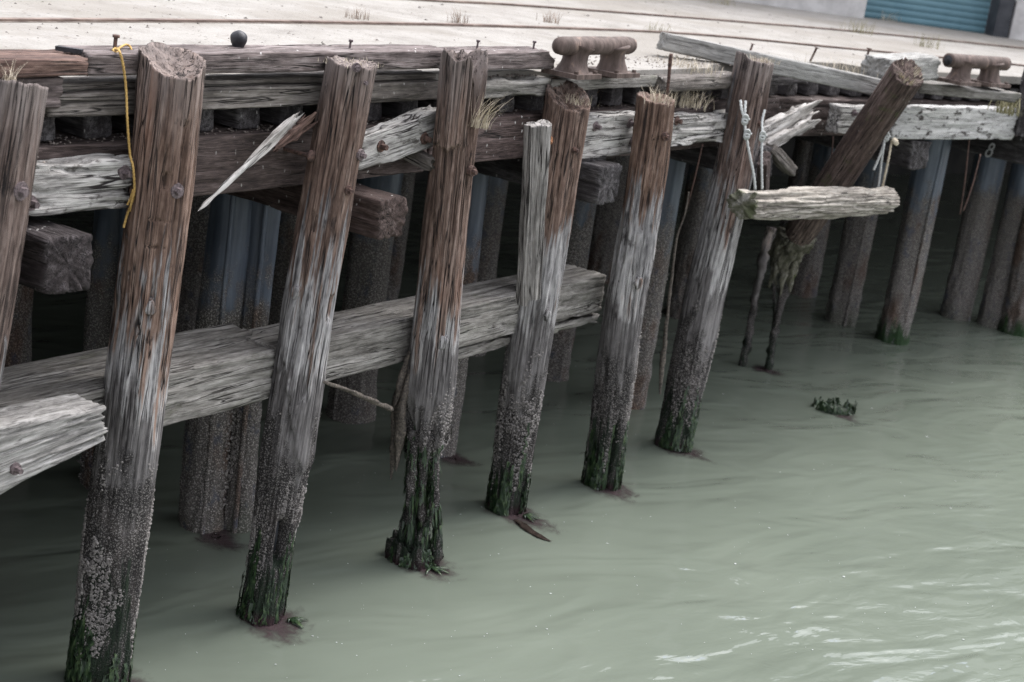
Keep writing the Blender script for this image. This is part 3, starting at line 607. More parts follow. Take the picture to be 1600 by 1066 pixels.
def carve3(th, z, r):
    front = np.exp(-(np.angle(np.exp(1j * (th + 1.9))) / .75) ** 4)
    r = r + .022 * front * sstep(2.66, 2.69, z + .03 * noise(th * 8, 1, 1))
    r = r - .05 * np.exp(-((np.angle(np.exp(1j * (th + .75))) / .22) ** 2)) * sstep(2.5, 2.9, z)
    r = r - .02 * np.exp(-((np.angle(np.exp(1j * (th + 1.2))) / .05) ** 2)) * sstep(1.9, 2.2, z)
    q = fbm(np.cos(th) * 2.6 + 3, np.sin(th) * 2.6, z * 1.2, 3)
    return r * (1 - .62 * sstep(1.02, .62, z + .3 * q)) - .03 * sstep(.95, .5, z) * (q > .1)
def top3(th):
    d = np.angle(np.exp(1j * (th + .4))); return .03 * noise(th * 4, 2, 1) - .18 * np.exp(-(d / .55) ** 4) - .40 * np.exp(-(np.angle(np.exp(1j * (th + .35))) / .25) ** 4)
bot3 = lambda th: .74 + .26 * noise(np.cos(th) * 4 + 2, np.sin(th) * 4, 7)
o3, b3 = pile(B, T, .165, .130, 'split topped pile whose rotten foot has frayed into weedy strands', 4, dark=.4, dz=.1, topf=top3, carve=carve3, bot=bot3, z0=0., hollow=.08, alg=500, za=(.45, 1.0), zb=(.5, 1.3), na=160, nz=300, barn=3000)
piles.append((o3, b3))
g = np.random.default_rng(5)
for (a0, a1, rr, zt, mid, rad_) in ((-2.75, -2.7, .125, .95, .05, .024), (-2.3, -2.9, .12, .78, -.01, .015), (-2.1, -1.6, .10, .9, -.02, .026), (-1.45, -.9, .12, .92, .0, .024), (-.75, -1.2, .12, .88, .02, .022), (-.15, -.4, .125, .84, .05, .022), (-.3, -.7, .13, .70, .06, .012), (1.2, 1.4, .11, .9, 0, .03)):
    p0 = np.array([.085 * math.cos(a0), .085 * math.sin(a0), zt]); p1 = np.array([(rr + .01) * math.cos(a1), (rr + .01) * math.sin(a1), -.1])
    pm = (p0 + p1) / 2 * [.78, .78, 1.12] + np.array([mid, 0, 0]); mb = MB(); j1_, j2_ = g.normal(0, .018, 3), g.normal(0, .018, 3)
    path = [p0, p0 * .7 + pm * .3 * [1, 1, 1.1] + j1_, pm * [1, 1, 1.05] + j2_, pm * .4 + p1 * .6 - j1_, p1]
    tube(mb, path, [rad_ * 1.6, rad_, rad_ * .8, rad_ * 1.1, rad_ * 1.5], 60, 12, rough=.75, seed=g.uniform(0, 9))
    st = mb.obj('rotten_strand', M['pile'], o3); st['dark'] = .5; st['bleach'] = 1.; st['dz'] = 0.
    pts = resample(path, 40); am = MB()
    for i in range(95):
        j = g.integers(3, 36); a = g.uniform(0, 6.28); p = pts[j] + np.array([math.cos(a), math.sin(a), 0]) * rad_ * 1.0; l = g.uniform(.03, .13); w_ = np.array([-math.sin(a), math.cos(a), 0]) * g.uniform(.003, .011)
        d = np.array([math.cos(a) * g.uniform(.005, .03), math.sin(a) * .015, -l]); am.add([p - w_, p + w_, p + d * .6 + w_ * .8 + [0, 0, 0], p + d * .6 - w_ * .8, p + d, p + d + w_ * .2], [[0, 1, 2, 3], [3, 2, 5, 4]])
    am.obj('algae', M['algae'], st, kind='stuff')
ring = log_mb(.13, .155, .145, na=90, nz=40, seed=33, z0=-.2, rough=.02, crack=.02, hollow=.1, top=lambda th: .07 * fbm(np.cos(th) * 4, np.sin(th) * 4, 2, 3)).obj('foot_ring', M['pile'], o3); ring['dark'] = .5; ring['bleach'] = 0.; ring['dz'] = 0.
algae(ring, lambda th, z: .15 + 0 * th, .02, .17, 300, 5, ln=(.03, .1))
# hanging curtains of crust on its left side
for k_, (a, z_) in enumerate(((-2.75, 1.15), (-2.5, 1.05), (-2.95, 1.0))):
    mb = MB(); tube(mb, [(.15 * math.cos(a), .15 * math.sin(a), z_ + .25), (.185 * math.cos(a), .185 * math.sin(a), z_), (.18 * math.cos(a), .18 * math.sin(a), z_ - .22), (.185 * math.cos(a), .185 * math.sin(a), z_ - .38 - .04 * k_)], [.012, .03, .028, .004], 36, 10, rough=.6, seed=k_)
    mb.obj('crust_flap', M['mussel'], o3)
B, T = rowpile(787, 808, 887, 147)
def carve4(th, z, r): return r - .02 * np.exp(-((np.angle(np.exp(1j * (th + 2.3))) / .3) ** 2)) * sstep(1.1, .8, z) - .015 * np.exp(-((np.angle(np.exp(1j * (th + 1.6))) / .08) ** 2)) * sstep(.9, .4, z)
piles.append(pile(B, T, .150, .155, 'brown pile with slanted hollow top behind a split grey post', 5, dark=.3, topf=tiltf(-.05, .07), carve=carve4, hollow=.06, alg=900, za=(.02, .7), barn=4000))
B, T = rowpile(937, 768, 1025, 153)
def carve5(th, z, r):
    r = r - .07 * np.exp(-((np.angle(np.exp(1j * (th + 1.2))) / .13) ** 4)) * sstep(.62, .42, z + .05 * noise(th * 9, 1, 1))
    return r - .03 * np.exp(-((np.angle(np.exp(1j * (th + 2.4))) / .25) ** 2)) * sstep(1.2, .9, z)
piles.append(pile(B, T, .155, .135, 'reddish pile with a rusty rod and grass on top, split at the foot', 6, dark=.05, dz=-.05, topf=tiltf(-.01, .01), carve=carve5, alg=900, za=(.02, .6), barn=4000))
B, T = rowpile(1050, 706, 1181, 92)
def carve6(th, z, r): return r - .018 * np.maximum(0, np.cos(th * 11 + .5)) * sstep(1.9, 2.6, z)
piles.append(pile(B, T, .165, .150, 'dark fluted pile with white cords tied round its head', 7, dark=.65, dz=-.25, topf=tiltf(-.02, .0, .03), carve=carve6, alg=700, za=(.02, .6), barn=3200))
# leaning broken pile
A7 = at(1218, 395, 1.35); A7 = at(1225, 400, 1.30); T7 = at(1418, 112, 3.16)
def carve7(th, z, r): return r * (1 - .3 * sstep(.55, .0, z + .12 * noise(np.cos(th) * 3, np.sin(th) * 3, 3))) - .03 * sstep(.5, .1, z) * (noise(np.cos(th) * 5, np.sin(th) * 5, z * 2) > .1)
ax = T7 - A7
o7 = empty('fender_pile', A7, 'leaning pile broken off above the water with a pale splintered head', 'pile', 'fender piles in front of the dock')
o7.rotation_euler = (Matrix.Rotation(math.atan2(-ax[1], ax[2]), 4, 'X') @ Matrix.Rotation(math.atan2(ax[0], math.hypot(ax[1], ax[2])), 4, 'Y')).to_euler()
b7 = log_mb(np.linalg.norm(ax), .15, .14, seed=9, carve=carve7, top=tiltf(-.02, .03, .022, 7), bot=lambda th: .15 * noise(np.cos(th) * 4, np.sin(th) * 4, 3), z0=0.).obj('shaft', wood('leaning_pile_wood', (.022, .016, .015), (.085, .06, .052), (.2, .15, .13), axis=2, moss=.5, spots=.3), o7)
tuft('splinters', (0, 0, 0), 1, .01, .01, M['straw'], 'x').name = 'tmp_x'
bpy.data.objects.remove(bpy.data.objects['tmp_x'])
g = np.random.default_rng(11); mb = MB()
for i in range(60):
    a = g.uniform(0, 6.28); r = .13 * g.uniform(.2, 1) ** .5; p = np.array([r * math.cos(a), r * math.sin(a), np.linalg.norm(ax) - .03]); d = np.array([math.cos(a) * .02, math.sin(a) * .02, g.uniform(.03, .09)]); q = np.array([-math.sin(a), math.cos(a), 0]) * .006
    mb.add([p - q, p + q, p + d], t=[[0, 1, 2]])
mb.obj('splinters', M['straw'], o7)
for k_ in range(9):
    a = k_ / 9 * 6.28 + g.normal(0, .2); r_ = .10; l = g.uniform(.12, .42); mb = MB(); wv = Vector((0, 0, -1)); wl = o7.rotation_euler.to_matrix().inverted() @ wv; wl = np.array(wl)
    p0 = np.array([r_ * math.cos(a), r_ * math.sin(a), .30]); pm = np.array([r_ * math.cos(a), r_ * math.sin(a), .05]); tube(mb, [p0, pm, pm + wl * l * .5 + g.normal(0, .02, 3), pm + wl * l], [.055, .045, .026, .005], 40, 10, rough=.8, seed=g.uniform(0, 9))
    mb.obj('frayed_strand', M['fray'], o7)
# the thin rotten remains under it
for k_, (px) in enumerate(([(1205, 355, 1.5), (1195, 400, 1.25), (1183, 450, .85), (1172, 510, .42), (1160, 572, 0)], [(1248, 395, 1.32), (1230, 440, 1.0), (1215, 500, .55), (1207, 540, .28), (1200, 577, 0)], [(1212, 385, 1.35), (1209, 430, 1.0), (1210, 490, .55), (1206, 540, .25), (1203, 575, 0)])):
    b0 = at(px[-1][0], px[-1][1], 0); dep = np.linalg.norm(b0[:2])
    pts = []
    for x, y, z in px:
        d = ray(x, y); pts.append(_O + d * (dep - (0)) / np.linalg.norm(d[:2]))
    pts[-1][2] = -.1; mb = MB(); tube(mb, pts, [.05, .045, .032, .035, .04] if k_ < 2 else [.012, .014, .016, .02, .03], 60, 10, rough=.55, seed=k_)
    mb.v = [x - pts[-1] for x in mb.v]; st = mb.obj('rotten_stake', M['pile'], loc=pts[-1], label=('thin crusted remnant of a rotten pile, left of a pair under the leaning pile', 'thin crusted remnant of a rotten pile, right of a pair under the leaning pile', 'slenderest bent strand between the rotten stakes under the leaning pile')[k_], cat='stake', group='rotten stakes under the leaning pile')
    st['dark'] = .5; st['bleach'] = .4; st['dz'] = 0.

# bolts on the piles
def pilebolt(k, x, y, mat, r=.034):
    o, b = piles[k]; C = np.array(o.location); d = ray(x, y); t = None
    P = _O + d * (((C - _O)[:2] @ d[:2]) / (d[:2] @ d[:2])); bpy.context.view_layer.update()
    lp = local(o, P); vd = localdir(o, -d / np.linalg.norm(d)); vd[2] = 0; vd /= np.linalg.norm(vd)
    lat = lp[:2] - vd[:2] * (lp[:2] @ vd[:2]); rr = .155; q = lat + vd[:2] * math.sqrt(max(rr ** 2 - lat @ lat, .0005))
    N = np.array([q[0], q[1], 0]); bolt_on(o, (q[0] * .98, q[1] * .98, lp[2]), N, mat, r)
for k, x, y, mt, r in ((0, 32, 306, 'bolt', .04), (1, 277, 298, 'bolt', .036), (2, 557, 107, 'bolt', .024), (2, 569, 131, 'bolt', .02), (2, 564, 246, 'bolt', .03), (2, 545, 300, 'rust', .026), (3, 740, 258, 'rust', .03), (4, 900, 232, 'rust', .022), (6, 1185, 195, 'rust', .03), (5, 1042, 206, 'rust', .03)):
    pilebolt(k, x, y, M[mt], r)
# knots
for k, x, y in ((1, 236, 477), (2, 459, 458), (2, 458, 636), (3, 695, 520), (4, 858, 486), (5, 1000, 432)):
    o, b = piles[k]; 
    C = np.array(o.location); d = ray(x, y); P = _O + d * (((C - _O)[:2] @ d[:2]) / (d[:2] @ d[:2])); lp = local(o, P); vd = localdir(o, -d / np.linalg.norm(d)); vd[2] = 0; vd /= np.linalg.norm(vd)
    lat = lp[:2] - vd[:2] * (lp[:2] @ vd[:2]); q = lat + vd[:2] * math.sqrt(max(.158 ** 2 - lat @ lat, .0005)); N = np.array([q[0], q[1], 0.]); N /= np.linalg.norm(N); C = np.array([q[0], q[1], lp[2]]); mb = MB()
    tube(mb, [C - N * .02, C + N * .001, C + N * .004, C + N * .001], [.034, .026, .016, .006], 12, 16, rough=.3, flat=1.35, seed=k); kn = mb.obj('knot', M['pile'], o); kn['dark'] = b['dark'] + .25; kn['bleach'] = b['bleach']; kn['dz'] = b['dz']

# ------------------------------------------------------------------ bents: wrapped support piles and cap timbers
ORD = ['first', 'second', 'third', 'fourth', 'fifth', 'sixth', 'seventh', 'eighth', 'ninth', 'tenth']
bents = [(-5.9, 'leftmost bent'), (-3.5, 'bent behind the yellow rope pile'), (-1.1, 'bent behind the second pile from left'), (1.3, 'bent behind the split post'), (3.68, 'bent behind the corded pile'), (6.1, 'bent behind the hanging log'), (8.5, 'far right bent')]
proto = None
def support(P, r, label, seed, weed=0., ztop=2.2, z0=-.4):
    o = empty('support_pile', (P[0], P[1], 0), label, 'pile', 'wrapped piles under the dock')
    b = log_mb(ztop, r * 1.03, r, na=64, nz=130, z0=z0, crack=.003, rough=.004, seed=seed, hollow=.0, lo=.012).obj('jacket', M['wrap'], o); b['weed'] = float(weed)
    if not weed and r < .15: return o, b
    if ztop < 2.3: return o, b
    mb = MB(); a = random.uniform(-1.5, -.7); tube(mb, [(r * 1.0 * math.cos(a), r * math.sin(a), -.3), (r * math.cos(a), r * math.sin(a), ztop - .1)], .016, 40, 8, rough=.2, seed=seed); s_ = mb.obj('seam', M['wrap'], o); s_['weed'] = 0.
    return o, b
near = {1.3: [1.17, 2.0, 2.75, 3.8], 3.68: [.9, 1.72, 2.6, 3.7], -1.1: [2.1, 3.1, 4.2], -3.5: [1.1, 2.0, 3.0], -5.9: [1.1, 2.2], 6.1: [2.6, 4.0], 8.5: [3.0]}
sd = 20
for s, nm in bents:
    for i, off in enumerate(near[s]):
        P = W(s + random.uniform(-.05, .05), off, 0); o, b = support(P, .165 if s < 2 else .17, 'dark jacketed support pile, %s back in the %s' % (ORD[i], nm), sd); sd += 1
        if i == 0 and s < 5: barnacles(b, lambda th, z: .168 + 0 * th, .05, 1.35, 1100, sd)
    p, u, n = frame(s); d = np.array([*(-n), 0])
    A = W(s + (.15 if s == -3.5 else 0), .02 if s > 0 else -.04, 2.30); 
    if s == 8.5: A = W(s, .12, 2.27)
    Bc = A + d * 9
    mt = {-3.5: M['capdark'], -1.1: M['capred']}.get(s, M['tar'])
    o = beam('cap_timber', A, Bc, .235 if s == -1.1 else .27, .235 if s == -1.1 else (.26 if s != 8.5 else .30), mt, {-5.9: 'tarred cap timber end at the far left of the dock', -3.5: 'square dark cap timber end below the bleached wale by the rope', -1.1: 'red brown cap timber end jutting out between the second and third piles', 1.3: 'dark ragged cap timber end behind the grey post', 3.68: 'dark cap timber end behind the corded pile', 6.1: 'dark cap timber behind the leaning pile', 8.5: 'dark cap timber painted with a white 8'}[s], 'timber', 'cap timbers under the dock', front=False, seed=sd, rough=.008, crack=.008, rad=.02, jag=(.02, .0))
    if s == 8.5: cap8 = o
# curved part: extra piles seen at the right
for (x, y, r, lb, wd) in ((1392, 537, .17, 'crusted support pile with green foot, behind the right end of the log', 1.), (1492, 500, .17, 'grey crusted support pile below the painted 8', .2), (1312, 508, .17, 'crusted support pile below the middle of the log', .3), (1583, 524, .17, 'weedy crusted pile at the right edge of the water', 1.), (1548, 512, .17, 'dark crusted pile just left of the weedy one at the right edge', .2), (185, 790, .14, 'wrapped support pile hidden behind the rope pile', 0.), (316, 834, .14, 'stout crusted pile of a close pair behind the rope and hole piles', .1), (366, 832, .088, 'slim pale crusted pile of a close pair behind the rope and hole piles', .3), (1235, 365, .16, 'dim crusted pile far back under the log', 0.)):
    B = at(x, y, 0); v = B[:2] / np.linalg.norm(B[:2]); B = B + np.array([*(v * r), 0])
    o, b = support(B, r, lb, sd, wd, ztop=2.42); sd += 1
    if y > 820: barnacles(b, lambda th, z: r + .004 + 0 * th, .05, 1.5, 1500, sd)
    if wd >= 1: algae(b, lambda th, z: r + 0 * th, .02, .35, 300, sd)

# painted 8 on the cap
bpy.context.view_layer.update()
def ringflat(mb, c, ex, ey, r, w_, nrm, ky=1.15):
    a = np.linspace(0, 2 * np.pi, 28, endpoint=False); R = np.stack([np.cos(a), np.sin(a)], 1)
    v = []
    for q, h in ((r - w_, 0), (r - w_, .003), (r + w_, .003), (r + w_, 0)): v.append(c + ex * (R[:, :1] * q) + ey * (R[:, 1:] * q * ky) + nrm * h)
    mb.add(np.concatenate(v), gridq(4, 28))

# ------------------------------------------------------------------ dock edge timbers
G1 = 'bull rails along the dock edge'
fbeam('bull_rail', -6.0, -3.1, .20, 3.085, 3.165, .26, M['red'], 'reddish bull rail at far left end of the dock edge', group=G1, seed=1, jag=(.0, .008))
fbeam('bull_rail_chock', -6.0, -3.22, .225, 2.935, 3.08, .2, M['rail'], 'dark block under the reddish bull rail', group='blocks and chocks', seed=2, jag=(0, .01))
fbeam('bull_rail', -3.08, -.36, .22, 3.078, 3.182, .22, M['rail'], 'long purple grey bull rail between rope and third pile', group=G1, seed=3, crack=.006)
fbeam('bull_rail', -.34, .73, .24, 3.055, 3.165, .22, M['rail'], 'short cracked bull rail ending left of the bollard', group=G1, seed=4, jag=(.0, .05), crack=.010)
fbeam('edge_plank', -3.26, -.38, .265, 2.885, 2.998, .07, M['plank'], 'grey edge plank under the long bull rail', group='edge planks', seed=5)
fbeam('thin_board', -3.24, -.4, .30, 3.003, 3.034, .16, M['plank'], 'thin pale board lying on the long edge plank', group='edge planks', seed=6, crack=.004, rad=.006)
fbeam('edge_plank', -.34, .76, .25, 2.875, 2.995, .22, M['grey'], 'broken mossy edge plank left of the bollard', group='edge planks', seed=7, bite=.03, jag=(.05, .03), crack=.014)
fbeam('edge_plank', .78, 2.12, .245, 2.905, 2.985, .08, M['grey'], 'smooth grey edge plank below the near bollard', group='edge planks', seed=8)
fbeam('edge_plank', 2.14, 3.35, .18, 2.865, 2.985, .2, M['plank'], 'rounded grey brown edge log left of the corded pile', group='edge planks', seed=9, rad=.045, bite=.02)
fbeam('edge_plank', 3.4, 4.6, .26, 2.865, 2.96, .1, M['tar'], 'rotten dark edge plank right of the corded pile', group='edge planks', seed=10, bite=.04, jag=(.05, .1))
# fallen board
beam('fallen_board', at(1040, 66, 3.14), at(1386, 140, 2.96), .15, .14, M['board'], 'long silver grey board slipped down at the dock edge behind the corded pile', 'board', seed=11, jag=(.02, .02), crack=.005, rough=.003)
beam('bull_rail', at(1386, 112, 3.10), at(1468, 107, 3.13), .24, .2, M['board'], 'white topped rail stub with black end above the leaning pile', 'timber', G1, seed=12, jag=(.04, .04), crack=.01)
beam('edge_plank', at(1440, 138, 2.94), at(1592, 154, 2.94), .3, .09, M['grey'], 'gritty edge plank under the far bollard', 'timber', 'edge planks', seed=13, bite=.02, jag=(.02, .04))

# joists
jn = 0
pile_s = [-4.15, -2.96, -1.80, -.52, .66, 1.69, 2.93]
bayn = ['left of the foremost pile', 'between foremost pile and rope pile', 'between rope pile and hole pile', 'between hole pile and split topped pile', 'between split topped pile and post', 'between post pile and rod pile', 'between rod pile and corded pile', 'right of the corded pile']
cnt = {}
proto = beam_mb(1.4, .155, .138, seed=3, rough=.0018, crack=.003, rad=.006, jag=(.004, .0)).mesh('joist', M['tar'])
js = list(np.arange(-5.2, 3.9, .335)) + list(np.arange(4.0, 9.4, .30))
for s in js:
    b = sum(s > q for q in pile_s); cnt[b] = cnt.get(b, 0) + 1
    o = bpy.data.objects.new('joist', proto); COL.objects.link(o); p, u, n = frame(s); d = np.array([*(-n), 0])
    o.location = Vector(W(s, .385, 2.822) + d * .7); orient(o, d)
    w_ = ['first', 'second', 'third', 'fourth', 'fifth', 'sixth', 'seventh', 'eighth', 'ninth', 'tenth', 'eleventh', 'twelfth', 'thirteenth', 'fourteenth', 'fifteenth', 'sixteenth', 'seventeenth', 'eighteenth', 'nineteenth', 'twentieth', 'twenty-first', 'twenty-second', 'twenty-third', 'twenty-fourth', 'twenty-fifth'][cnt[b] - 1]
    tag(o, 'black joist end, %s from left, %s' % (w_, bayn[b]), 'joist', 'joist ends under the dock edge')
# headers
G2 = 'header beams under the joists'
fbeam('header_beam', -6.0, -.40, .30, 2.44, 2.748, .3, M['dark'], 'long dark header beam behind the rope and hole piles', group=G2, seed=21, crack=.010)
fbeam('header_beam', -.38, .95, .30, 2.465, 2.748, .3, M['darkred'], 'dark red header beam behind the grey post', group=G2, seed=22)
fbeam('header_beam', .97, 4.3, .30, 2.40, 2.742, .3, M['dark'], 'dark header beam behind the rod and corded piles', group=G2, seed=23)
fbeam('header_beam', 4.32, 6.0, .33, 2.42, 2.742, .3, M['dark'], 'dark header beam between corded and leaning piles', group=G2, seed=24)
fbeam('header_beam', 6.02, 9.5, .36, 2.42, 2.742, .3, M['dark'], 'dark header beam behind the peeling white wale', group=G2, seed=25)
# wales
G3 = 'bleached wales along the dock face'
def facex(x, y, off): return sof(onoff(x, y, off))
wales = []
def wale(A, Bp, D, H, mt, lb, bolts=(), **kw):
    o = beam('wale', A, Bp, D, H, M[mt], lb, 'timber', G3, **kw); bpy.context.view_layer.update()
    for (x, y) in bolts:
        d = ray(x, y); lo = local(o, _O); ld = localdir(o, d); t = (-D / 2 - lo[1]) / ld[1]; P = lo + ld * t
        bolt_on(o, P, (0, -1, 0), M['rust'] if (x % 2) else M['bolt'], .034, .045)
    return o
wale(W(-4.6, .155, 2.60), W(facex(211, 270, .155), .155, 2.585), .14, .24, 'white', 'cracked bleached wale at left with grit on top, beside yellow rope', ((194, 270), (48, 318)), seed=31, crack=.022, bite=.035, jag=(.02, .05), ncr=1.6, dx=.02)
wale(onoff(566, 243, .155), onoff(697, 196, .155), .12, .215, 'white', 'bleached wale tilted up to the right between second and third piles', ((595, 229), (663, 217)), seed=32, crack=.010, bite=.03, jag=(.04, .10), dx=.02)
wale(W(facex(893, 212, .155), .155, 2.60), W(facex(1012, 205, .155), .155, 2.60), .13, .29, 'white', 'white wale between grey post pile and rod pile', ((930, 198), (984, 193), (988, 220)), seed=33, crack=.006, bite=.03, jag=(.03, .03))
wale(W(facex(1030, 200, .155), .155, 2.59), W(facex(1162, 195, .155), .155, 2.575), .13, .24, 'white', 'ragged bleached wale between rod pile and corded pile', ((1057, 189),), seed=34, crack=.022, bite=.05, jag=(.02, .05), ncr=1.4, dx=.02)
wale(onoff(1172, 222, .13), onoff(1268, 172, .10), .09, .12, 'splint', 'upper splintered wale fragment right of the corded pile', seed=35, crack=.02, bite=.05, jag=(.05, .25))
wale(onoff(1172, 246, .08), onoff(1272, 192, .06), .09, .10, 'splint', 'lower splintered wale fragment right of the corded pile', seed=36, crack=.015, bite=.04, jag=(.05, .15))
wale(at(1312, 188, 2.6), at(1412, 189, 2.6), .14, .24, 'white', 'short white wale behind the leaning pile with a peg', ((1334, 177), (1357, 193)), seed=37, bite=.015, jag=(.02, .02))
wale(at(1398, 192, 2.6), at(1588, 195, 2.6), .14, .30, 'peel', 'long peeling white wale blotched with black at the right', seed=38, bite=.02, jag=(.02, .04))
# peg
mb = MB(); A = at(1372, 180, 2.66); tube(mb, [A, A + np.array([.10, -.05, .13])], .022, 6, 8, rough=.1); mb.v = [x - A for x in mb.v]; mb.obj('peg', M['splint'], loc=A, label='pale wooden peg sticking up from the short white wale', cat='peg')

# grit lying on ledges
def grit(P0, P1, wdt, n, seed, label):
    g = np.random.default_rng(seed); mb = MB(); P0 = np.asarray(P0); P1 = np.asarray(P1); x = (P1 - P0) / np.linalg.norm(P1 - P0); y = np.array([-x[1], x[0], 0])
    for i in range(n):
        c = P0 + (P1 - P0) * g.uniform() + y * wdt * g.uniform(); r = g.uniform(.003, .010); v = g.normal(0, 1, (6, 3)); v /= np.linalg.norm(v, axis=1)[:, None]
        o8 = np.array([[1, 0, 0], [0, 1, 0], [-1, 0, 0], [0, -1, 0], [0, 0, .7], [0, 0, -.7]]) + .25 * v
        mb.add(c + o8 * r - P0, t=[[0, 1, 4], [1, 2, 4], [2, 3, 4], [3, 0, 4], [1, 0, 5], [2, 1, 5], [3, 2, 5], [0, 3, 5]])
    o = mb.obj('grit', M['dirt'], loc=P0, smooth=False); return tag(o, label, 'debris', None, 'stuff')
grit(W(-4.3, .30, 2.715), W(-3.3, .30, 2.715), -.14, 160, 1, 'pebbly grit on top of the left bleached wale')
grit(W(-3.2, .45, 2.752), W(-.4, .45, 2.752), -.13, 260, 2, 'grit on the ledge of the long header beam')
grit(W(-.3, .5, 3.0), W(.75, .5, 3.0), -.2, 260, 3, 'dark soil spilling over the broken edge plank')
grit(W(-.2, .45, 2.752), W(4.2, .45, 2.752), -.13, 260, 4, 'grit on the ledge behind the rod pile')
grit(W(1.0, .8, 3.024), W(3.8, .8, 3.024), -.45, 260, 5, 'loose gravel around the near bollard')

# ------------------------------------------------------------------ lower wale
G4 = 'lower grey fender timbers'
def lw(x0, y0, x1, y1, off, z0, z1, D, lb, mt='grey', **kw): return fbeam('fender_timber', facex(x0, y0, off), facex(x1, y1, off), off, z0, z1, D, M[mt], lb, group=G4, **kw)
lw(-260, 760, 428, 580, .165, 1.285, 1.572, .24, 'thick grey fender timber behind the rope pile, its end left of the hole pile', seed=41, jag=(0, .008), crack=.010)
fbeam('fender_timber', -5.6, facex(395, 520, .41), .41, 1.33, 1.60, .2, M['grey'], 'rear grey fender timber behind the thick one, stepped end', group=G4, seed=42)
lw(431, 580, 945, 445, .17, 1.30, 1.575, .34, 'long grey fender timber from hole pile to rod pile', seed=43, jag=(.0, .012), crack=.012, moss=0) if False else lw(431, 580, 945, 445, .17, 1.30, 1.575, .34, 'long grey fender timber from hole pile to rod pile', seed=43, jag=(.0, .012), crack=.012)
lw(700, 520, 940, 470, .20, 1.20, 1.275, .2, 'splintered plank under the right end of the long fender timber', seed=44, bite=.03, jag=(.12, .05), crack=.02)
tl, tr, bl_, br_ = (onoff(x, y, -.13) for x, y in ((0, 668), (163, 636), (0, 778), (163, 691)))
tl, bl_ = tl + (tl - tr) * .9, bl_ + (bl_ - br_) * .9; h0 = tl[2] - bl_[2]; h1 = tr[2] - br_[2]
def shp(V):
    L_ = np.linalg.norm((tr + br_) / 2 - (tl + bl_) / 2); V[..., 2] *= 1 + (h1 / h0 - 1) * np.clip(V[..., 0] / L_ + .5, 0, 1); return V
o = beam('fender_timber', (tl + bl_) / 2, (tr + br_) / 2, .24, h0, M['block'], 'pale broken fender block at the lower left with a cut end', 'timber', G4, seed=45, jag=(0, .02), crack=.014, bite=.012, rad=.03, shape=shp)
bpy.context.view_layer.update(); lo = local(o, _O); ld = localdir(o, ray(24, 733)); bolt_on(o, lo + ld * ((-.12 - lo[1]) / ld[1]), (0, -1, 0), M['bolt'], .028, .04)

# ------------------------------------------------------------------ loose things on the face
# split grey post in front of the slant topped pile
A = onoff(826, 470, -.17); Tp = onoff(839, 193, -.12); ax = Tp - A
o = empty('grey_post', A, 'split grey post fixed to the front of the slant topped pile', 'post'); o.rotation_euler = (Matrix.Rotation(math.atan2(-ax[1], ax[2]), 4, 'X') @ Matrix.Rotation(math.atan2(ax[0], math.hypot(ax[1], ax[2])), 4, 'Y')).to_euler()
def carvep(th, z, r): return r / np.maximum(np.abs(np.cos(th - .2)), np.abs(np.sin(th - .2))) ** .55 - .03 * np.exp(-((np.angle(np.exp(1j * (th + .5))) / .1) ** 2)) * sstep(.9, .3, z)
log_mb(np.linalg.norm(ax), .068, .074, na=90, nz=140, seed=12, carve=carvep, top=tiltf(.01, .0, .01), hollow=.005, bot=lambda th: .02 * np.sign(np.cos(th))).obj('shaft', M['postgrey'], o)
mb = MB(); P = local(o, onoff(857, 219, -.19)); tube(mb, [P + [0, .08, 0], P + [.0, .0, 0], P + [.015, -.05, -.005]], [.014, .014, .012], 8, 8); tube(mb, [P + [.0, -.01, 0], P + [.002, -.02, 0]], .028, 3, 10, rough=.2); mb.obj('spike', M['orange'], o)

# broken splinter plank hanging across the header, and its bolt
A = onoff(311, 335, .12); Bq = onoff(468, 187, .17)
def shp(V):
    return V
beam('broken_plank', A, Bq, .045, .10, M['splint'], 'long pointed splinter of pale wood hanging across the dark header beam', 'plank', seed=51, jag=(.0, .10), crack=.012, bite=.02, ncr=3, taper=lambda t: .12 + .62 * sstep(0, .8, t) + .14 * noise(t * 11, 1, 2), dx=.012, ds=.008)
bk_ = beam('brown_core', A * .30 + Bq * .70 + np.array([.035, .02, -.02]), A * -.02 + Bq * 1.02 + np.array([.045, .02, -.025]), .05, .085, M['red'], None, None, seed=52, jag=(.06, .10), crack=.014, bite=.03, taper=lambda t: .35 + .65 * sstep(0, .6, t) + .2 * noise(t * 9, 4, 2), dx=.012, ds=.008)
pl_ = [q for q in bpy.data.objects if q.get('label', '').startswith('long pointed splinter')][0]; bpy.context.view_layer.update(); bk_.parent = pl_; bk_.matrix_parent_inverse = pl_.matrix_world.inverted()
P = onoff(462, 238, .22); mb = MB(); nn = np.array([*n2, 0]); tube(mb, [P * 0 - nn * .12, P * 0 + nn * .10], .012, 6, 8, rough=.1); tube(mb, [nn * .10, nn * .118], .03, 3, 12, rough=.15); mb.obj('long_bolt', M['rust'], loc=P, label='long rusty bolt jutting from the header beam by the splinter', cat='bolt')
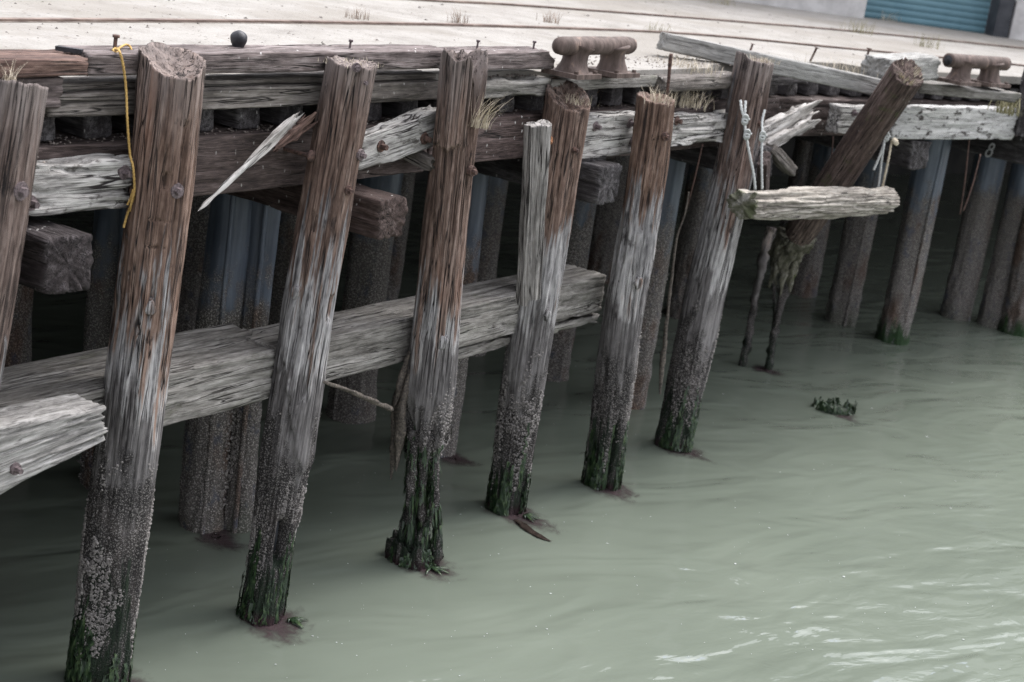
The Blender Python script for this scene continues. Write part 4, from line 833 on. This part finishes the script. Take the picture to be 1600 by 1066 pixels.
# yellow rope
def rope(name, px, r, mat, label, cat='rope', n=90, tw=260, group=None, extra=()):
    P = [np.array(onoff(x, y, f)) for x, y, f in px]; o0 = P[0]; mb = MB(); tube(mb, [p - o0 for p in P], r, n, 9, twist=tw)
    for e in extra: tube(mb, [np.array(onoff(x, y, f)) - o0 for x, y, f in e], r * .9, 30, 8, twist=tw)
    return mb.obj(name, mat, loc=o0, label=label, cat=cat, group=group)
rope('yellow_rope', [(180, 78, .30), (186, 80, .2), (192, 100, .185), (197, 140, .185), (199, 190, .14), (203, 240, .135), (208, 262, .10), (210, 295, .10), (207, 315, .12), (199, 335, .14), (193, 356, .14)], .0056, M['yellow'], 'yellow rope hanging from a bolt beside the reddish brown pile', n=220,
     extra=[[(208, 296, .10), (204, 310, .11), (199, 320, .12)], [(209, 300, .09), (205, 318, .1), (203, 330, .12)], [(176, 79, .30), (181, 75, .33), (186, 79, .3), (181, 83, .27), (176, 78, .3)], [(185, 76, .32), (196, 70, .36), (202, 72, .36), (206, 79, .34)]])
# bolts on the bull rails, round knob
for i, (x, y, off, lb) in enumerate(((179, 76, .34, 'rusty bolt on the bull rail with yellow rope tied round it'), (546, 76, .34, 'small dark bolt on the bull rail, beside the flat topped pile'), (745, 75, .36, 'small dark bolt on the short bull rail, behind the split topped pile'), (833, 76, .36, 'small dark bolt near the right end of the short bull rail'))):
    P = onoff(x, y, off); P[2] = max(P[2], 3.15); h = .045 if i else .06; mb = MB(); tube(mb, [(0, 0, -.04), (.004, 0, h)], .007 if i else .010, 5, 8, rough=.2); tube(mb, [(.004, 0, h - .008), (.004, 0, h + .004)], .013 if i else .018, 3, 8, rough=.15); mb.obj('deck_bolt', M['rust'] if not i else M['bolt'], loc=P, label=lb, cat='bolt', group='bolts on the bull rails')
P = onoff(372, 77, .5); r = .041
mb = MB(); zz = np.linspace(0, 1, 14); tube(mb, [(0, 0, z) for z in np.linspace(-.035, .062, 14)], [.02, .026, .03, .033, .037, .041, .044, .045, .045, .044, .040, .034, .024, .008], 14, 18, rough=.09); P = onoff(372, 77, .40); P[2] = 3.20; mb.obj('mooring_ball', M['black'], loc=P, label='round black rubber ball sitting on the long bull rail', cat='ball')
mb = MB(); box(mb, (0, 0, .012), (.12, .03, .02)); P = at(108, 82, 3.17); mb.obj('rubber_strip', M['black'], loc=P, smooth=False, label='short black strip lying on the reddish bull rail', cat='strip')

# bollards
def bollard(C, d, ln, h, rb, legs, label, tubeend=False):
    o = empty('bollard', C, label, 'bollard', 'iron double bollards'); o.rotation_euler = (0, 0, math.atan2(d[1], d[0]))
    mb = MB(); k = 30; t = np.linspace(-1, 1, k); rr = rb * (1 + .12 * np.abs(t) ** 6) * np.clip((1 - np.abs(t) ** 14), .05, 1) ** .4
    if tubeend:
        rr = rb * np.ones(k); pts = [(x * ln / 2, 0, h - rb) for x in t]
        tube(mb, pts, rr, k, 20); a = -ln / 2
        tube(mb, [(a - .002, 0, h - rb), (a + .001, 0, h - rb)], rb * 1.0, 2, 20)
    else: tube(mb, [(x * ln / 2, 0, h - rb) for x in t], rr, k, 20, rough=.05)
    mb.obj('crossbar', M['bitt'], o)
    if tubeend: mb = MB(); tube(mb, [(-ln / 2 - .006, 0, h - rb), (-ln / 2 - .001, 0, h - rb)], rb * .72, 2, 20); mb.obj('bore_shade_disc', M['black'], o)  # black disc on the solid end paints the shade inside the pipe
    for x in legs:
        mb = MB(); z = np.linspace(0, h - rb, 16); q = z / (h - rb); r_ = rb * (1.10 + .95 * (1 - q) ** 2 + .75 * q ** 4)
        tube(mb, [(x * (1 + .12 * (1 - a)), 0, b) for a, b in zip(q, z)], r_, 16, 20, rough=.07); mb.obj('leg', M['bitt'], o)
        mb = MB(); box(mb, (x * 1.12, 0, .012), (rb * 5.0, rb * 4.6, .03)); 
        for sx in (-1, 1): tube(mb, [(x * 1.12 + sx * rb * 1.9, -rb * 1.8, .02), (x * 1.12 + sx * rb * 1.9, -rb * 1.8, .045)], .015, 3, 8)
        mb.obj('foot_plate', M['bitt'], o, smooth=False)
    return o
C = at(944, 121, 3.024); A = at(868, 121, 3.024); Bq = at(1000, 121, 3.024); bollard(C + np.array([*(-n2 * .1), 0]), u2, .95, .25, .060, (-.22, .22), 'rusty double bollard with rounded crossbar on the near dock edge')
C = at(1520, 131, 3.02); p, u, n = frame(6.6); bollard(C, u, .85, .25, .06, (-.2, .2), 'rusty double bollard with an open pipe end on the far dock edge', True)

# nails standing on the deck edge
for (x0, y0, x1, y1, lb) in ((1266, 96, 1276, 75, 'thin iron spike standing behind the fallen board, left'), (1348, 114, 1358, 77, 'taller thin iron spike standing behind the fallen board, right'), (1172, 80, 1176, 69, 'short bent nail on the head of the corded pile')):
    A = at(x0, y0, 3.02); d = ray(x1, y1); Q = _O + d * (np.linalg.norm(A[:2]) / np.linalg.norm(d[:2])); mb = MB(); tube(mb, [(0, 0, 0), Q - A], .010, 6, 7); tube(mb, [Q - A, (Q - A) * 1.04], .024, 3, 8); mb.obj('iron_spike', M['rust'], loc=A, label=lb, cat='spike', group='iron spikes')
# rusty rod on the rod pile
A = onoff(1043, 152, .0); Q = onoff(1048, 84, .0); mb = MB(); tube(mb, [(0, 0, -.05), Q - A], .012, 10, 8, rough=.3); mb.obj('rusty_rod', M['rust'], loc=A, label='rusty rod standing upright on the reddish pile top', cat='rod')

g = np.random.default_rng(91); mb = MB()
for i in range(950):
    x = g.uniform(-40, 1640); y = g.uniform(-2, 112) if x < 900 else g.uniform(2, 120)
    P = at(x, y, 3.02); dd_ = float(n2 @ (P[:2] - m2)); r = .002 + .011 * g.uniform() ** 4
    if P[1] > 21 or dd_ > -.62: continue
    v = np.array([[1, 0, 0], [0, 1, 0], [-1, 0, 0], [0, -1, 0], [0, 0, .7], [0, 0, -.3]]) + g.normal(0, .22, (6, 3)); mb.add(P + v * r * (1 + .03 * P[1]), t=[[0, 1, 4], [1, 2, 4], [2, 3, 4], [3, 0, 4]])
tag(mb.obj('gravel', simple('deck_gravel', (.07, .06, .052), (.26, .235, .21), 7, .9), smooth=False), 'grit and crumbs scattered over the concrete deck', 'debris', None, 'stuff')

# hanging log and cords
LA = onoff(1161, 317, -.36); LB = at(1384, 313, 2.03); ax = LB - LA; LL = np.linalg.norm(ax)
o = empty('hanging_log', LA, 'pale weathered log hanging level on white cords above the water', 'log'); R = Vector(ax).to_track_quat('Z', 'Y'); o.rotation_euler = R.to_euler()
log_mb(LL, .122, .118, closed=True, bot=lambda th: .02 * noise(np.cos(th) * 3, np.sin(th) * 3, 4), na=130, nz=160, seed=14, crack=.020, ncr=6, rough=.011, hollow=.005, carve=lambda th, z, r: r - .022 * sstep(.25, .8, fbm(np.cos(th) * 2, np.sin(th) * 2, z * 2.2, 3)), top=lambda th: .015 * noise(np.cos(th) * 4, np.sin(th) * 4, 1)).obj('shaft', M['greylog'], o)
offl = -float((LA[:2] - m2) @ n2)
def cordpath(name, px, label, r=.0095, extra=(), knots=()):
    def pt(x, y, f): return _O + ray(x, y) * f
    P = [pt(*q) for q in px]; o0 = P[0]; mb = MB(); tube(mb, [p - o0 for p in P], r, 60, 8, twist=200)
    for e in extra: tube(mb, [pt(*q) - o0 for q in e], r, 40, 8, twist=200)
    for kx, ky, kf in knots:
        c = pt(kx, ky, kf) - o0
        for i in range(3):
            a = np.linspace(0, 6.28, 12); rr = .017; tlt = (i - 1) * .5
            tube(mb, [c + np.array([rr * math.cos(t), -.01 + rr * .5 * math.sin(t), tlt * .03 + .02 * math.sin(t) * (1 if i % 2 else -1)]) for t in a], r * .9, 24, 7)
        tube(mb, [c, c + np.array([.032, -.015, .01])], r * .8, 5, 7)
    return mb.obj(name, M['cord'], loc=o0, label=label, cat='cord', group='white cords holding the log')
zl = float((LA - _O) @ _F); zr = float((LB - _O) @ _F)
bp = piles[6][0]; zp = float((np.array(bp.location) - _O) @ _F) - .28
def ft(f): return f
cordpath('white_cord', [(1157, 157, zl - .08), (1159, 172, zl - .1), (1163, 186, zl - .1), (1165, 208, zl - .1), (1172, 245, zl - .08), (1178, 275, zl - .05), (1180, 296, zl - .02)], 'white cord with two knots on the front of the corded pile', extra=[[(1165, 158, zl - .08), (1164, 172, zl - .1), (1164, 186, zl - .1)]], knots=[(1164, 187, zl - .12), (1167, 210, zl - .12)])
cordpath('white_cord', [(1195, 172, zl + .05), (1191, 190, zl + .03), (1191, 213, zl), (1190, 250, zl), (1191, 296, zl + .05)], 'thinner white cord right of the corded pile', r=.0085, knots=[(1191, 213, zl - .02)])
z7 = zr - .12
cordpath('white_cord', [(1388, 178, z7), (1386, 190, z7), (1383, 214, z7), (1379, 240, z7), (1372, 296, zr)], 'white cord looped round the leaning pile, holding the right end of the log', extra=[[(1390, 186, z7), (1388, 200, z7), (1386, 214, z7)], [(1384, 214, z7), (1376, 240, z7), (1365, 266, z7)]], knots=[(1388, 184, z7), (1385, 214, z7)])
P = _O + ray(1393, 222) * z7; mb = MB()
tube(mb, [(0, 0, 0), (_O + ray(1388, 250) * z7) - P, (_O + ray(1378, 296) * zr) - P], .009, 30, 7, twist=200); tube(mb, [(.0, 0, .02), (.03, -.01, 0), (.05, 0, -.02)], [.02, .026, .01], 8, 8, rough=.3); mb.obj('tan_cord', M['straw'], loc=P, label='thin tan cord with a yellowish knot beside the right white cords', cat='cord')
# broken stub and plank behind the cords
beam('broken_plank', at(1210, 232, 2.42), at(1245, 268, 2.2), .1, .1, M['plank'], 'broken brown plank end hanging down right of the white cords', 'plank', seed=61, jag=(.02, .05), bite=.03)
beam('broken_plank', at(1202, 250, 2.4), at(1198, 325, 1.95), .08, .14, M['dark'], 'dark broken plank hanging upright behind the white cords', 'plank', seed=62, jag=(.02, .08), bite=.03) 
P = onoff(650, 245, .2); beam('broken_plank', P + np.array([*(-n2 * .15), 0.02]), P + np.array([*(n2 * .10), -.03]), .07, .09, M['plank'], 'small brown timber stub below the tilted wale', 'plank', seed=63, jag=(.0, .03))
beam('broken_plank', onoff(897, 258, .18), onoff(948, 262, .2), .16, .3, M['tar'], 'dark rotten block under the white wale behind the post pile', 'plank', seed=64, jag=(.04, .04), bite=.08)

# crusted hanging line
P = [at(1075, 310, 2.1)]; dep = np.linalg.norm(P[0][:2]); pts = []
for x, y in ((1076, 300), (1070, 335), (1058, 370), (1050, 430), (1042, 500), (1036, 560), (1031, 616)):
    d = ray(x, y); pts.append(_O + d * dep / np.linalg.norm(d[:2]))
mb = MB(); tube(mb, [p - pts[0] for p in pts], [.006, .007, .008, .010, .014, .022, .008], 120, 9, rough=.5, seed=3); mb.obj('crusted_line', M['mussel'], loc=pts[0], label='hanging line crusted with mussels left of the corded pile', cat='line')
# thin rusty hangers under the dock
for (x0, y0, x1, y1, zt, lb) in ((1513, 222, 1500, 335, 2.42, 'thin rusty hanger right of the log, left one'), (1530, 250, 1505, 330, 2.42, 'thin rusty hanger right of the log, slanting one'), (1096, 235, 1060, 365, 2.4, 'thin rusty hanger left of the corded pile'), (1300, 222, 1296, 255, 2.4, 'short rusty hanger above the log')):
    A = at(x0, y0, zt); d = ray(x1, y1); Q = _O + d * np.linalg.norm(A[:2]) / np.linalg.norm(d[:2]); mb = MB(); tube(mb, [(0, 0, .05), (Q - A) * .5 + [.01, 0, 0], Q - A], .007, 14, 7, rough=.15); mb.obj('rusty_hanger', M['rust'], loc=A, label=lb, cat='hanger', group='rusty hangers under the dock')
# branch
A = onoff(505, 597, -.05); Q = onoff(611, 640, .0); mb = MB(); tube(mb, [(0, 0, 0), (Q - A) * .45 + [0, 0, .01], Q - A], [.008, .012, .017], 60, 9, rough=.6, seed=2); mb.obj('driftwood_branch', M['mussel'], loc=A, label='thin crusted branch caught between hole pile and split topped pile', cat='branch')
# weedy stump in open water
Bs = at(1303, 640, 0); o = empty('sunken_stump', Bs, 'low ring of weedy stump breaking the open water', 'stump'); g = np.random.default_rng(4); mb = MB(); am = MB()
for i in range(15):
    a = i / 15 * 6.28 + g.normal(0, .1); r = .14 + g.normal(0, .015); p = np.array([r * 1.25 * math.cos(a), r * math.sin(a), -.05]); h = g.uniform(.03, .06) + .1 * g.uniform() ** 2; tube(mb, [p, p + [0, 0, h * .6], p + [g.uniform(-.02, .02), 0, h]], [.026, .022, .006], 14, 8, rough=.8, seed=i)
mb.obj('stump_rim', M['algae'], o)
algae(o, lambda th, z: .15 + .03 * np.cos(th) ** 2 + 0 * z, .01, .12, 420, 9, ln=(.03, .12))

# ------------------------------------------------------------------ plants
GT = 'grass tufts on the pile heads'
def on(o, dx=0, dy=0, dz=0):
    bpy.context.view_layer.update(); return np.array(o.matrix_world @ Vector((dx, dy, dz)))
def headz(k):
    b = piles[k][1]; return max(v.co.z for v in b.data.vertices)
tuft('grass_tuft', on(piles[0][0], .02, -.06, headz(0) - .05), 26, .13, .08, M['straw'], 'dry grass in the top of the nearest pile', group=GT, seed=1)
o = tuft('straw_litter', on(piles[2][0], -.02, .02, headz(2) - .03), 70, .03, .22, M['straw'], 'short chaff on the flat pile top', cat='litter', seed=2); o['kind'] = 'stuff'
tuft('grass_tuft', on(piles[3][0], .13, -.08, 2.80), 60, .22, .07, M['straw'], 'bleached grass hanging from the side of the split topped pile', group=GT, seed=3, lean=(.35, -.2))
tuft('grass_tuft', on(piles[4][0], .05, .0, headz(4) - .14), 60, .07, .16, M['straw'], 'straw in the slanted hollow pile top', group=GT, seed=4)
tuft('grass_tuft', on(piles[5][0], .04, -.02, headz(5) - .05), 80, .12, .14, M['straw'], 'dry grass on the reddish pile top by the rod', group=GT, seed=5)
o = tuft('straw_litter', on(piles[6][0], .04, -.0, headz(6) - .05), 90, .05, .2, M['straw'], 'straw litter on the corded pile top', cat='litter', seed=6); o['kind'] = 'stuff'
tuft('grass_tuft', at(1163, 290, 2.05), 40, .10, .035, M['straw'], 'dry tuft on the mossy end of the log', group=GT, seed=7, lean=(-.2, 0))
tuft('twig_plant', at(925, 158, 2.76), 40, .22, .12, M['brownweed'], 'reddish dead twigs growing right of the post pile', 'plant', seed=8, lean=(.3, 0))
GW = 'weeds growing in the dock deck'
for i, (x, y, n, h, mt, lb) in enumerate(((563, 30, 30, .09, 'brownweed', 'brown weed on the rail behind the flat topped pile'), (716, 36, 40, .12, 'brownweed', 'brown weed by the rail behind the split topped pile'), (861, 36, 40, .12, 'brownweed', 'brown weed by the rail left of the bollard'), (1028, 50, 30, .12, 'weedgreen', 'greenish weed by the rail right of the bollard'), (1343, 52, 60, .2, 'weedgreen', 'green weed in front of the warehouse wall'), (1447, 74, 50, .18, 'weedgreen', 'green weed on the deck beyond the leaning pile'), (1553, 52, 80, .45, 'straw', 'tall dry weed at the shutter jamb'), (1385, 32, 60, .16, 'straw', 'dry weed along the shutter foot, left'), (1450, 40, 40, .14, 'straw', 'dry weed along the shutter foot, right'), (1130, 7, 40, .2, 'weedgreen', 'weed at the upper edge by the warehouse wall'))):
    tuft('weed', at(x, y, 3.02), n, h, h * 1.2, M[mt], lb, 'weed', GW, seed=20 + i, wd=.0028)
GR40 = tuft('dry_grass', at(1075, 110, 3.0), 120, .12, .35, M['straw'], 'dry grass on the deck edge right of the rusty rod', 'grass', None, seed=40); GR40['kind'] = 'stuff'
GR41 = tuft('dry_grass', at(1320, 118, 3.0), 130, .14, .5, M['straw'], 'dry grass on the deck edge behind the fallen board', 'grass', None, seed=41); GR41['kind'] = 'stuff'
tuft('grass_tuft', W(2.6, .25, 2.75), 110, .16, .25, M['straw'], 'dry grass on the ragged wale left of the corded pile', 'grass', GW, seed=42, lean=(.1, -.3))
tuft('weed', at(1573, 178, 2.75), 60, .2, .2, M['weedgreen'], 'green and yellow weed under the far plank end', 'weed', GW, seed=43, wd=.006)

# right edge stub pile
B8 = at(1608, 205, 2.55); o = empty('stub_pile', (B8[0], B8[1], 2.5), 'dark mossy stub pile at the right edge of the picture', 'pile'); b = log_mb(.72, .17, .17, z0=0., na=80, nz=60, seed=17, rough=.02, crack=.02, hollow=-.03).obj('shaft', M['tar'], o)

# ------------------------------------------------------------------ on the water
def patch(P, L, wd, dirv, seed, label):
    g = np.random.default_rng(seed); nr, na = 9, 40; th = np.linspace(0, 2 * np.pi, na, endpoint=False); V = [[0, 0, .004]]; cov = [1.]
    for i in range(1, nr + 1):
        k = i / nr; R = 1 + .25 * noise(np.cos(th) * 2 + seed, np.sin(th) * 2, 1)
        x = k * R * np.cos(th) * L * np.where(np.cos(th) > 0, 1.0, .45); y = k * R * np.sin(th) * wd
        V += np.stack([x, y, np.full(na, .004)], 1).tolist(); cov += [1 - k] * na
    mb = MB(); q = gridq(nr, na) + 1; j = np.arange(na); mb.add(V, q, np.stack([np.zeros(na, int), 1 + j, 1 + (j + 1) % na], 1))
    o = mb.obj('seaweed_patch', M['seaweed'], loc=(P[0], P[1], 0), label=label, cat='seaweed', group='seaweed washing round the pile feet'); o.rotation_euler = (0, 0, math.atan2(dirv[1], dirv[0]))
    at_ = o.data.attributes.new('cover', 'FLOAT', 'POINT'); at_.data.foreach_set('value', np.array(cov, np.float32)); return o
dv = np.array([.75, -.66])
for k, L, wd, lb in ((1, .5, .3, 'reddish brown pile'), (2, .45, .28, 'pile with the oval hole'), (3, .42, .26, 'frayed split topped pile'), (4, .6, .24, 'slant topped pile'), (5, .5, .26, 'rod topped pile'), (6, .5, .24, 'corded pile')):
    P = np.array(piles[k][0].location); patch(P + np.array([*(dv * .06), 0]), L, wd, dv, k, 'murky purple seaweed washing round the foot of the %s' % lb)
for k, (x, y, L, wd, lb) in enumerate(((1190, 577, .4, .18, 'rotten stakes'), (1306, 645, .42, .2, 'sunken stump'), (335, 838, .4, .26, 'support pile behind the hole pile'), (705, 716, .4, .25, 'support pile behind the frayed pile'))):
    patch(at(x, y, 0), L, wd, dv, 30 + k, 'murky purple seaweed by the %s' % lb)
# streaming frond
mb = MB(); A = at(815, 815, 0); pts = [at(x, y, .006) for x, y in ((805, 812), (822, 824), (840, 836), (862, 846))]
tube(mb, [p - A for p in pts], [.02, .04, .028, .003], 20, 8, flat=.06, rough=.5); mb.obj('kelp_frond', simple('kelp', (.018, .013, .011), (.045, .034, .028), 20, .2), loc=A, label='dark kelp blade trailing from the slant topped pile', cat='seaweed')
for k, (x, y, lb) in enumerate(((452, 970, 'pile with the oval hole'), (672, 890, 'frayed pile'), (818, 808, 'slant topped pile'))):
    P = at(x, y, 0); g = np.random.default_rng(k); mb = MB()
    for i in range(16):
        a = g.normal(-.4, .5); l = g.uniform(.04, .13); tube(mb, [(0, 0, .012), (l * .5 * math.cos(a), l * .5 * math.sin(a), .02), (l * math.cos(a), l * math.sin(a), .008)], [.010, .012, .002], 6, 5, flat=.3)
    mb.obj('weed_frond', M['weedgreen'] if False else M['algae'], loc=P, label='green weed frond floating at the foot of the %s' % lb, cat='seaweed')
g = np.random.default_rng(77); mb = MB()
for i in range(300):
    x, y = g.uniform(230, 1600), g.uniform(560, 1066); P = at(x, y, .004); r = .002 + .008 * g.uniform() ** 5; a = np.linspace(0, 6.28, 7, endpoint=False); e = g.uniform(.4, 1)
    v = np.stack([r * np.cos(a) * (1 + .3 * g.normal(0, 1, 7)), r * e * np.sin(a), 0 * a], 1) + P; j = np.arange(7); mb.add(np.concatenate([v, [P + [0, 0, .003]]]), t=np.stack([np.full(7, 7), j, (j + 1) % 7], 1))
tag(mb.obj('foam_flecks', M['foam']), 'white flecks floating on the green water', 'foam', None, 'stuff')

# painted 8 (on the flank of the far cap timber)
bpy.context.view_layer.update()
o = cap8; lo = local(o, _O); best = None
for x, y in ((1548, 234),):
    ld = localdir(o, ray(x, y))
    for sgn in (-1, 1):
        t = (sgn * .135 - lo[1]) / ld[1]; P = lo + ld * t
        if ld[1] * sgn < 0: best = (P, sgn)
P, sgn = best; mb = MB(); nrm = np.array([0, sgn, 0.]); ex = np.array([-sgn, 0, 0.]); ey = np.array([-sgn * .25, 0, 1.]); c0 = np.array([P[0], sgn * .138, P[2]])
ringflat(mb, c0 + ey * .032, ex, ey, .026, .008, nrm); ringflat(mb, c0 - ey * .036, ex, ey, .034, .008, nrm)
mb.obj('painted_digit', simple('white_paint', (.5, .5, .5), (.65, .65, .65), 30, .8), o, smooth=False)
